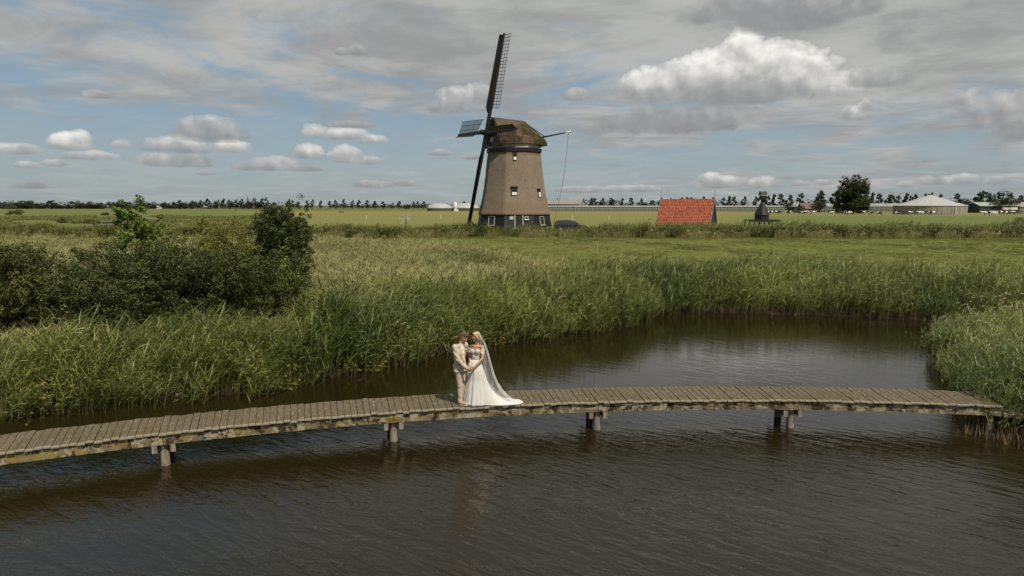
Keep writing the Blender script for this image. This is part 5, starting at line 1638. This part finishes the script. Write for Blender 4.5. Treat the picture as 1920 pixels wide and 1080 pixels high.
for i, (x, y, g) in enumerate(cs):
    white = i in (26, 29, 31)
    lab = ('pale cream cow' if white else 'black and white cow') + (' grazing' if g else ' standing') + ' in the pasture, ' + ordn(i) + ' from the left of the herd'
    o = link('cow', cow_me[int(g)], None, (x, y, float(height([x], [y])[0])), (0, 0, R(random.choice((0, 180, 0, 200, 25, 160)) + random.uniform(-18, 18))))
    if white:
        o.material_slots[0].link = 'OBJECT'; o.material_slots[0].material = m_coww
    tag(o, lab, 'cow', 'cows grazing in the pasture')

# ------------------------------------------------------------------ the couple on the bridge
m_skin = simple('skin', (.46, .265, .175), (.40, .22, .14), 6, .55, .3)
m_skinb = simple('tanned_skin', (.44, .245, .155), (.38, .205, .125), 6, .5, .35)
m_suit = simple('beige_suit', (.49, .41, .315), (.42, .345, .26), 7, .85, .15, .25)
m_shirt = simple('white_shirt', (.72, .71, .68), (.66, .65, .62), 5, .7, .2)
m_shoe = simple('tan_shoe', (.48, .35, .26), (.40, .29, .21), 6, .5, .35)
m_hairb = simple('brown_hair', (.085, .042, .022), (.14, .072, .038), 14, .5, .4, .5, 'Object', (1, 1, .3))
m_hairbl = simple('blonde_hair', (.34, .24, .135), (.48, .37, .235), 12, .5, .4, .5, 'Object', (1, 1, .25))
m_lip = simple('lip', (.34, .12, .10), (.30, .10, .09), 6, .4, .4)
m_brow = simple('eyebrow', (.10, .06, .035), (.08, .05, .03), 6, .7, .2)
m_eye = simple('eye_dark', (.05, .035, .025), (.03, .02, .015), 6, .2, .5)
m_sclera = simple('eye_white', (.70, .68, .65), (.66, .64, .61), 6, .3, .4)
m_button = simple('button', (.20, .14, .09), (.16, .11, .07), 6, .5, .4)
m_flower = simple('flower', (.70, .68, .60), (.60, .55, .45), 20, .7, .2)
m_sprig = simple('sprig', (.06, .12, .03), (.04, .08, .02), 20, .7, .2)

m_lace, kk, b = mat('lace')
pos = kk.n('ShaderNodeTexCoord').outputs['Object']
vor = kk.n('ShaderNodeTexVoronoi'); vor.inputs['Scale'].default_value = 26; kk.put(vor.inputs['Vector'], pos)
ln = kk.noise(pos, 30, 3, .6)
setp(kk, b, kk.mix(kk.m('MULTIPLY', kk.rng(vor.outputs['Distance'], .42, .55), .55), (.58, .565, .53), (.42, .31, .235)), .8, .2, bump(kk, ln, .5, .006))
m_dress, kk, b = mat('white_tulle_skirt')
pos = kk.n('ShaderNodeTexCoord').outputs['Object']
ln = kk.noise(kk.mapping(pos, (1, 1, .18)), 16, 4, .6)
setp(kk, b, kk.mix(ln, (.50, .487, .455), (.585, .57, .535)), .8, .2, bump(kk, ln, .35, .02))
m_veil, kk, b = mat('tulle_veil')
setp(kk, b, (.70, .71, .69), .8, .1)
trn = kk.n('ShaderNodeBsdfTransparent')
tl = kk.n('ShaderNodeBsdfTranslucent'); tl.inputs['Color'].default_value = (.7, .71, .69, 1)
mx1 = kk.n('ShaderNodeMixShader'); mx1.inputs[0].default_value = .45
kk.t.links.new(b.outputs[0], mx1.inputs[1]); kk.t.links.new(tl.outputs[0], mx1.inputs[2])
mx2 = kk.n('ShaderNodeMixShader')
pos = kk.n('ShaderNodeTexCoord').outputs['Object']
vn = kk.noise(kk.mapping(pos, (9, 9, .6)), 1.6, 3, .55)
kk.put(mx2.inputs[0], kk.rng(vn, .3, .7, .28, .62))
kk.t.links.new(trn.outputs[0], mx2.inputs[1]); kk.t.links.new(mx1.outputs[0], mx2.inputs[2])
kk.t.links.new(mx2.outputs[0], kk.t.nodes['Material Output'].inputs[0])

def V(*a_): return Vector(a_)
def frame(fwd, up=(0, 0, 1)):
    """matrix whose columns are right(-x side of picture), back, up for a figure that looks along fwd (local -y)"""
    y = -Vector(fwd).normalized()
    x = y.cross(Vector(up)).normalized()
    z = x.cross(y)
    return Matrix((x, y, z)).transposed()

def head_parts(c_, M, neck_to, female=False, s=1.0):
    p = []
    T = lambda x, y, z: c_ + M @ (Vector((x, y, z)) * s)
    E = lambda x, y, z, a_, b_, d_: p.append(('e', T(x, y, z), (a_ * s, b_ * s, d_ * s), M))
    E(0, .018, .035, .073, .092, .086)
    E(0, -.028, -.020, .060, .062, .078)
    E(0, -.040, -.075, .043 if female else .049, .042, .038)
    E(0, -.068, -.100, .017 if female else .023, .016, .015)
    p.append(('c', T(0, -.086, .012), .009 * s, T(0, -.108, -.028), .0125 * s))
    E(0, -.098, -.034, .015, .010, .008)
    p.append(('c', T(-.034, -.074, .026), .011 * s, T(.034, -.074, .026), .011 * s))
    for q in (-1, 1):
        E(q * .036, -.064, -.022, .020, .016, .018)
        E(q * .072, .012, -.010, .009, .019, .030)
    E(0, -.086, -.060, .020, .008, .0075)
    p.append(('c', T(0, .022, -.06), (.047 if female else .056) * s, neck_to, .052 if female else .062))
    return p, T

def face_bits(T, M, root, s=1.0):
    for q in (-1, 1):
        me = soft([('e', T(q * .031, -.078, .004), (.013 * s, .008 * s, .007 * s), M)], .002, m_sclera, 'eye', 1)
        ey = link('eye', me, root)
        mb = MB(); _ell(mb, T(q * .031, -.084, .004), (.0058 * s, .004 * s, .0062 * s), M); mb.build('iris', m_eye, ey, True)
        mb = MB(); mb.tube([T(q * .016, -.090, .028), T(q * .032, -.086, .033), T(q * .048, -.076, .028)], [.003, .004, .002], 6); mb.build('eyebrow', m_brow, root, True)
    mb = MB()
    _ell(mb, T(0, -.0905, -.056), (.019 * s, .006 * s, .0045 * s), M); _ell(mb, T(0, -.0905, -.064), (.016 * s, .006 * s, .0048 * s), M)
    mb.build('lips', m_lip, root, True)

def hand_parts(w, d, palm_n, thumb_side, curl=.5, s=1.0):
    """palm, four bent fingers of different length and a thumb; d: direction of the fingers, palm_n: where the palm faces"""
    d = Vector(d).normalized(); pn = (Vector(palm_n) - d * Vector(palm_n).dot(d)).normalized()
    sd_v = d.cross(pn).normalized()
    if sd_v.dot(Vector(thumb_side)) < 0: sd_v = -sd_v
    M = Matrix((sd_v, pn, d)).transposed()
    p = [('e', w + d * .050 * s, (.040 * s, .017 * s, .056 * s), M), ('c', w - d * .01, .027 * s, w + d * .03 * s, .026 * s)]
    for i, (o, L) in enumerate(((.029, .074), (.010, .084), (-.010, .078), (-.028, .060))):
        a_ = w + d * (.090 - .004 * abs(i - 1)) * s + sd_v * o * s
        dirn = (d + sd_v * (o * 2.2)).normalized()
        m1 = a_ + (dirn * math.cos(curl * .5) + pn * math.sin(curl * .5)) * L * .45 * s
        m2 = m1 + (dirn * math.cos(curl * 1.2) + pn * math.sin(curl * 1.2)) * L * .33 * s
        m3 = m2 + (dirn * math.cos(curl * 1.8) + pn * math.sin(curl * 1.8)) * L * .26 * s
        p += [('c', a_ - dirn * .02, .0098 * s, m1, .0088 * s), ('c', m1, .0088 * s, m2, .0080 * s), ('c', m2, .0080 * s, m3, .0068 * s)]
    t0 = w + d * .022 * s + sd_v * .026 * s
    t1 = t0 + (d * .55 + sd_v * .75 + pn * .25).normalized() * .042 * s
    t2 = t1 + (d * .85 + sd_v * .35 + pn * .35).normalized() * .034 * s
    p += [('c', t0, .014 * s, t1, .0112 * s), ('c', t1, .0112 * s, t2, .0088 * s)]
    return p

GO = V(-1.235, 17.02, DZ + .004)                       # where the couple stands
GS = 1.0
# ---- groom: turned to the right and a little to the camera, head bowed
groom = tag(empty('person', GO), 'man in beige suit with bowed head, holding hands with the woman in white', 'person')
gf = V(.80, -.60, 0)
gl = V(.60, .80, 0)                                     # towards his left
MT = frame(gf)
mt = Matrix((gl, -gf, V(0, 0, 1))).transposed()
gh = frame(V(.80, -.46, -.52))
HC = V(.01, -.045, 1.735)
neck = V(-.07, .0, 1.545)
sR, sL = V(-.205, -.150, 1.505), V(.035, .150, 1.505)
eR, wR = V(-.115, -.235, 1.185), V(.105, -.235, .985)
eL, wL = V(.12, .285, 1.22), V(.30, .265, 1.13)
hipR, knR, anR = V(-.115, -.070, .92), V(-.090, -.085, .50), V(-.075, -.085, .09)
hipL, knL, anL = V(-.045, .065, .92), V(-.015, .055, .50), V(-.03, .055, .09)
hp, T = head_parts(HC, gh, neck, False, 1.05)
toeR, toeL = V(.115, -.195, .035), V(.135, -.02, .035)
bp = hp + [('c', neck, .06, V(-.09, 0, 1.42), .09), ('e', V(-.095, 0, 1.30), (.15, .095, .22), mt), ('e', V(-.085, 0, 1.02), (.14, .095, .16), mt),
           ('c', sR, .05, eR, .038), ('c', eR, .036, wR, .026), ('c', sL, .05, eL, .038), ('c', eL, .036, wL, .026), ('c', V(-.09, 0, 1.45), .06, sR, .05), ('c', V(-.09, 0, 1.45), .06, sL, .05),
           ('c', hipR, .07, knR, .05), ('c', knR, .048, anR, .034), ('c', hipL, .07, knL, .05), ('c', knL, .048, anL, .034), ('c', anR, .034, toeR, .028), ('c', anL, .034, toeL, .028)]
bp += hand_parts(wR, V(.66, .10, -.55), V(.25, .9, .1), V(.3, -.2, .9), .55)
bp += hand_parts(wL, V(.9, -.45, -.1), V(-.2, -1, 0), V(0, 0, 1), .6)
link('body', soft(bp, .0062, m_skin, 'body', 3), groom)
face_bits(T, gh, groom, 1.05)
# hair
hpz = [('e', T(0, .026, .056), (.081, .094, .080), gh), ('e', T(-.058, .030, .008), (.022, .056, .050), gh), ('e', T(.058, .030, .008), (.022, .056, .050), gh), ('e', T(0, .075, -.005), (.062, .038, .062), gh),
       ('c', T(-.045, -.052, .088), .026, T(.045, -.052, .092), .028), ('c', T(-.03, -.02, .115), .026, T(.05, -.03, .118), .026), ('c', T(-.04, .04, .12), .024, T(.04, .05, .122), .024)]
def rough_hair(bm):
    for v in bm.verts:
        v.co += v.normal * .007 * mnoise.noise(Vector((v.co.x * 70, v.co.y * 70, v.co.z * 22)))
link('hair', soft(hpz, .006, m_hairb, 'hair', 2, post=rough_hair), groom)
# trousers: straight legs ending in hems on the shoes
tp = [('c', hipR, .104, V(-.108, -.08, .70), .084), ('c', V(-.108, -.08, .70), .084, knR, .069), ('c', knR, .072, anR + V(-.005, 0, .02), .064), ('c', anR + V(-.005, 0, .02), .064, anR - V(.005, 0, .07), .067),
      ('c', hipL, .104, V(-.03, .06, .70), .084), ('c', V(-.03, .06, .70), .084, knL, .069), ('c', knL, .072, anL + V(-.005, 0, .02), .064), ('c', anL + V(-.005, 0, .02), .064, anL - V(.005, 0, .07), .067),
      ('e', V(-.085, 0, .96), (.165, .125, .12), mt)]
def creases(bm):
    for v in bm.verts:
        z = v.co.z
        a_ = .35 + .65 * max(0, 1 - abs(z - .5) / .14) + .9 * max(0, 1 - z / .30)
        v.co += v.normal * (.010 * a_ * mnoise.noise(Vector((v.co.x * 9, v.co.y * 9, z * 13 + v.co.x * 9))) + .006 * mnoise.noise(Vector((v.co.x * 26, v.co.y * 26, z * 5))))
link('trousers', soft(tp, .009, m_suit, 'trousers', 3, [(V(0, 0, .055), V(0, 0, -1)), (V(0, 0, 1.02), V(0, 0, 1))], creases), groom)
for an_, to_ in ((anR, toeR), (anL, toeL)):
    dr = (to_ - an_); dr.z = 0; dr.normalize()
    sp = [('c', V(an_.x, an_.y, .052) - dr * .035, .046, V(to_.x, to_.y, .042) - dr * .05, .043), ('c', V(to_.x, to_.y, .042) - dr * .06, .043, V(to_.x, to_.y, .032), .030), ('c', V(an_.x, an_.y, .05), .045, V(an_.x, an_.y, .11), .042)]
    sh = link('shoe', soft(sp, .007, m_shoe, 'shoe', 2, [(V(0, 0, .006), V(0, 0, -1))]), groom)
    mb = MB(); a_, c_ = V(an_.x, an_.y, .008) - dr * .06, V(to_.x, to_.y, .008) + dr * .012
    mb.bar(a_, c_, .080, .014); mb.build('sole', m_shirt, sh)
# jacket
jp = [('e', V(-.10, 0, 1.30), (.198, .135, .22), mt), ('e', V(-.105, -.0, 1.40), (.195, .125, .12), mt), ('c', V(-.10, 0, 1.475), .085, sR, .074), ('c', V(-.10, 0, 1.475), .085, sL, .074), ('c', V(-.09, 0, 1.46), .088, neck + V(0, 0, -.03), .074),
      ('e', V(-.09, 0, 1.10), (.175, .125, .20), mt), ('e', V(-.092, 0, .95), (.205, .160, .22), mt), ('e', V(-.095, 0, .87), (.208, .165, .14), mt),
      ('c', sR, .080, eR, .064), ('c', eR, .064, wR, .048), ('c', sL, .080, eL, .064), ('c', eL, .064, wL, .048)]
def jfold(bm):
    for v in bm.verts:
        z = v.co.z
        v.co += v.normal * (.006 * math.sin(z * 30 + v.co.x * 34 + 4 * mnoise.noise(v.co * 6)) + .006 * mnoise.noise(v.co * 14))
jk_me = soft(jp, .0085, m_suit, 'jacket', 4, [(V(0, 0, .865), V(0, 0, -1)) ], jfold)
jk = link('jacket', jk_me, groom)
bmj = bmesh.new(); bmj.from_mesh(jk_me); bvj = BVHTree.FromBMesh(bmj)
def drape(name, poly, m, off, thick=.006, n=7, parent=jk, src=None):
    """a patch laid on the jacket: poly gives (lateral, z) of left and right edge per row, cast from the front"""
    mb = MB()
    rows, back = [], []
    for (l0, z0, l1, z1) in poly:
        ra, rb = [], []
        for i in range(n):
            t = i / (n - 1)
            o_ = V(-.09, 0, 0) + gl * (l0 + (l1 - l0) * t) + V(0, 0, z0 + (z1 - z0) * t) + gf * .6
            hit, nr, _i, _d = (src or bvj).ray_cast(o_, -gf)
            if hit is None: hit, nr = o_ - gf * .48, gf
            ra.append(hit + nr * off); rb.append(hit + nr * (off - thick))
        rows.append(ra); back.append(rb)
    k_ = len(rows)
    vs = [p for r_ in rows for p in r_] + [p for r_ in back for p in r_]
    B_ = k_ * n
    fs = []
    for i in range(k_ - 1):
        for j in range(n - 1):
            a_ = i * n + j
            fs.append((a_, a_ + 1, a_ + n + 1, a_ + n)); fs.append((B_ + a_ + n, B_ + a_ + n + 1, B_ + a_ + 1, B_ + a_))
    for i in range(k_ - 1):
        for j in (0, n - 1):
            a_ = i * n + j
            fs.append((a_, a_ + n, B_ + a_ + n, B_ + a_) if j else (a_ + n, a_, B_ + a_, B_ + a_ + n))
    mb.add(vs, fs)
    return mb.build(name, m, parent, True)
drape('shirt_front', [(-.002, 1.13, .002, 1.13), (-.026, 1.25, .028, 1.25), (-.048, 1.37, .050, 1.37), (-.055, 1.46, .055, 1.46), (-.05, 1.53, .05, 1.53)], m_shirt, .006)
for q in (-1, 1):
    drape('lapel', [(q * .000, 1.12, q * .012, 1.12), (q * .026, 1.24, q * .070, 1.24), (q * .046, 1.34, q * .108, 1.35), (q * .050, 1.40, q * .100, 1.39), (q * .052, 1.47, q * .085, 1.47), (q * .045, 1.53, q * .07, 1.53)], m_suit, .013, .010)
    drape('pocket_flap', [(q * .085, 1.005, q * .185, .995), (q * .085, .955, q * .185, .945)], m_suit, .010, .008)
for z in (1.10, 1.01):
    h_, nr, _i, _d = bvj.ray_cast(V(-.09, 0, z) + gf * .6, -gf)
    if h_:
        mb = MB(); mb.tube([h_ - nr * .002, h_ + nr * .006], .011, 10); mb.build('button', m_button, jk)
mb = MB()
for q in (-1, 1): mb.bar(neck + gl * q * .058 + gf * .02 + V(0, 0, .03), neck + gl * q * .012 + gf * .085 + V(0, 0, -.02), .012, .05)
mb.build('shirt_collar', m_shirt, groom)
h_, nr, _i, _d = bvj.ray_cast(V(-.09, 0, 1.375) + gl * .095 + gf * .6, -gf)
if h_ is None: h_, nr = V(.05, .05, 1.375), gf
bo = MB()
for i in range(9):
    d_ = Vector((random.gauss(0, 1), random.gauss(0, 1), random.gauss(0, 1))).normalized()
    _ell(bo, h_ + nr * .028 + d_ * .018 + V(0, 0, .02), (.014, .014, .014), None, 8)
bo = bo.build('boutonniere', m_flower, groom, True)
mb = MB()
for i in range(7):
    d_ = (V(random.gauss(0, .5), random.gauss(0, .5), random.choice((-1, .8))) + nr * .3).normalized()
    mb.tube([h_ + nr * .02, h_ + nr * .03 + d_ * .05], [.008, .002], 5)
mb.build('sprig', m_sprig, bo)
# cuff
mb = MB(); mb.tube([wR - (wR - eR).normalized() * .03, wR + (wR - eR).normalized() * .012], [.040, .036], 12); mb.build('cuff', m_shirt, groom, True)

# ---- bride: front to the camera, head turned in profile to him
bride = tag(empty('person', GO + V(.3, .06, 0)), 'woman in long white wedding dress with train and veil, standing right and facing the man', 'person')
BO = V(.3, .06, 0)
def bv_(x, y, z): return Vector((x, y, z)) - BO
bf = V(-.42, -.907, 0)
bl = V(.907, -.42, 0)                                   # towards her left (right in the picture)
mtb = Matrix((bl, -bf, V(0, 0, 1))).transposed()
bh = frame(V(-.93, -.36, -.10))
HB = bv_(.315, .045, 1.735)
nkb = bv_(.345, .075, 1.535)
sLb, sRb = bv_(.487, .015, 1.475), bv_(.190, .150, 1.475)
eLb, wLb = bv_(.492, -.085, 1.205), bv_(.285, -.235, 1.015)
eRb, wRb = bv_(.150, .155, 1.225), bv_(.175, .02, 1.03)
hpb, T = head_parts(HB, bh, nkb, True, .97)
cb = bv_(.325, .075, 0)
bp = hpb + [('c', nkb, .050, cb + V(0, 0, 1.46), .075), ('e', cb + V(0, 0, 1.40), (.145, .088, .13), mtb), ('e', cb + V(-.02, 0, 1.20), (.112, .083, .15), mtb), ('e', cb + V(-.03, 0, 1.0), (.15, .11, .14), mtb),
            ('c', cb + V(0, 0, 1.475), .055, sLb, .046), ('c', cb + V(0, 0, 1.475), .055, sRb, .046), ('c', sLb, .046, eLb, .036), ('c', eLb, .036, wLb, .024), ('c', sRb, .046, eRb, .036), ('c', eRb, .036, wRb, .024)]
for q in (-1, 1):
    bp.append(('c', nkb + bl * q * .02 + bf * .075 + V(0, 0, -.055), .014, nkb + bl * q * .125 + bf * .05 + V(0, 0, -.045), .012))
    lg = cb + bl * q * .075
    bp += [('c', V(lg.x, lg.y, .98), .085, V(lg.x, lg.y, .52), .055), ('c', V(lg.x, lg.y, .52), .053, V(lg.x, lg.y, .12), .034), ('c', V(lg.x, lg.y, .10), .032, V(lg.x, lg.y, .04) + bf * .12, .026)]
bp += hand_parts(wLb, V(-.62, -.10, -.62), V(.1, .95, -.2), V(-.4, .3, .8), .35, .93)
bp += hand_parts(wRb, V(.1, -.8, -.5), V(0, 0, -1), V(1, 0, 0), .5, .93)
link('body', soft(bp, .0062, m_skinb, 'body', 3), bride)
face_bits(T, bh, bride, .97)
hz = [('e', T(0, .026, .050), (.082, .098, .082), bh), ('e', T(0, .082, .0), (.070, .050, .072), bh), ('e', T(0, .105, -.065), (.062, .045, .070), bh), ('c', T(-.068, .0, .045), .020, T(-.072, .045, -.075), .022), ('c', T(.068, .0, .045), .020, T(.072, .045, -.075), .022),
      ('c', T(-.060, -.035, .062), .020, T(-.076, .0, -.02), .016), ('c', T(.060, -.035, .062), .020, T(.076, .0, -.02), .016), ('c', T(-.03, -.055, .088), .022, T(.04, -.05, .088), .022), ('c', T(.0, .11, -.10), .05, T(.0, .11, -.16), .03)]
def rough_hair2(bm):
    for v in bm.verts:
        v.co += v.normal * .008 * mnoise.noise(Vector((v.co.x * 60, v.co.y * 60, v.co.z * 18)))
link('hair', soft(hz, .006, m_hairbl, 'hair', 2, post=rough_hair2), bride)
mb = MB()
for q in (-1, 1): _ell(mb, T(q * .078, .010, -.048), (.006, .006, .012), bh, 8)
mb.build('earring', m_white, bride, True)
# bodice with sweetheart top, off-shoulder sleeves
bp = [('e', cb + V(0, 0, 1.33), (.148, .098, .15), mtb), ('e', cb + V(-.01, 0, 1.20), (.122, .094, .16), mtb), ('e', cb + V(-.02, 0, 1.08), (.140, .108, .10), mtb)]
for q in (-1, 1): bp.append(('e', cb + bl * q * .066 + bf * .070 + V(0, 0, 1.365), (.066, .056, .070), mtb))
link('bodice', soft(bp, .007, m_lace, 'bodice', 3, [(V(0, 0, 1.06), V(0, 0, -1)), (cb + bf * .1 + V(0, 0, 1.428), (V(0, 0, 1) - bf * .25).normalized())]), bride)
for a_, e_ in ((sLb, eLb), (sRb, eRb)):
    dv = (e_ - a_)
    m_ = soft([('c', a_ + dv * .30, .054, a_ + dv * .56, .052)], .007, m_lace, 'sleeve', 2, post=jfold)
    link('sleeve', m_, bride)
# skirt and train
wc = cb + V(-.02, 0, 0)
def hem_r(ph):
    """radius of the hem by direction in the picture frame: 0 = right, -90 = to the camera"""
    q = math.degrees(ph) % 360
    tr = math.exp(-(((q - 3 + 180) % 360 - 180) / 30.0) ** 2)
    base = .33 + .05 * math.sin(ph) ** 2
    return base * (1 - tr) + 1.20 * tr, tr
NPH, NST = 120, 34
mb = MB()
rings = []
for i in range(NST + 1):
    s = i / NST
    r_ = []
    for j in range(NPH):
        ph = 2 * math.pi * j / NPH
        RR, tr = hem_r(ph)
        w0 = .128 if abs(math.sin(ph)) < .7 else .112
        z = (1.14 - .02) * ((1 - s) ** (1.0 * (1 - tr) + 2.5 * tr)) + .016
        rad = w0 + (RR - w0) * (s ** (.86 * (1 - tr) + 1.45 * tr)) + .05 * math.sin(math.pi * min(1, s * 2.2)) * (1 - s) * (1 - tr)
        fo = s ** .9 * (.014 * math.sin(11 * ph + 2.0 * s) + .010 * math.sin(19 * ph + 1.3 + 3 * s) + .005 * math.sin(37 * ph) + .016 * mnoise.noise(Vector((math.cos(ph) * 3, math.sin(ph) * 3, s * 2))))
        rad += fo * (1 - .5 * tr)
        if tr > .15: z += tr * max(0, s - .35) * (.030 * (1 + math.sin(ph * 31 + s * 9)) * .5 + .02 * (1 + mnoise.noise(Vector((ph * 9, s * 7, 1)))))
        if s == 1: z = .012 + .010 * (1 + math.sin(ph * 60)) * .5 * tr; rad += .018 * math.sin(ph * 60) * tr
        r_.append(wc + V(math.cos(ph) * rad + .02 * s, math.sin(ph) * rad * (.92 if math.sin(ph) < 0 else 1.0) - .02 * s - .035 * s * tr, z))
    rings.append(r_)
mb.loft(rings, True, False, False)
sk = mb.build('skirt', m_dress, bride, True)
sm_ = sk.modifiers.new('thickness', 'SOLIDIFY'); sm_.thickness = .006
# veil: an open curved sheet of tulle falling from the back of the head to the train
pth = [(bv_(.395, .085, 1.80), .055, .05), (bv_(.425, .110, 1.70), .085, .07), (bv_(.485, .13, 1.50), .13, .09), (bv_(.545, .14, 1.25), .155, .10), (bv_(.60, .14, 1.0), .165, .11), (bv_(.665, .14, .75), .175, .12), (bv_(.745, .13, .52), .19, .13), (bv_(.86, .11, .32), .21, .15), (bv_(1.0, .09, .17), .22, .16), (bv_(1.12, .07, .10), .18, .12)]
rings = []
for i in range(37):
    t = i / 36 * (len(pth) - 1)
    a_ = min(int(t), len(pth) - 2); f = t - a_
    c_ = pth[a_][0].lerp(pth[a_ + 1][0], f); wx = pth[a_][1] * (1 - f) + pth[a_ + 1][1] * f; wy = pth[a_][2] * (1 - f) + pth[a_ + 1][2] * f
    r_ = []
    for j in range(33):
        an = R(-115 + 230 * j / 32) + R(62)
        k2 = 1 + .10 * math.sin(j * 1.35 + i * .05) * min(1, i / 8) + .05 * math.sin(j * 2.6 + i * .11)
        r_.append(c_ + V(math.cos(an) * wx * k2 * .62, math.sin(an) * wy * 1.25 * k2, 0))
    rings.append(r_)
mb = MB(); mb.loft(rings, False, False, False)
mb.build('veil', m_veil, bride, True)
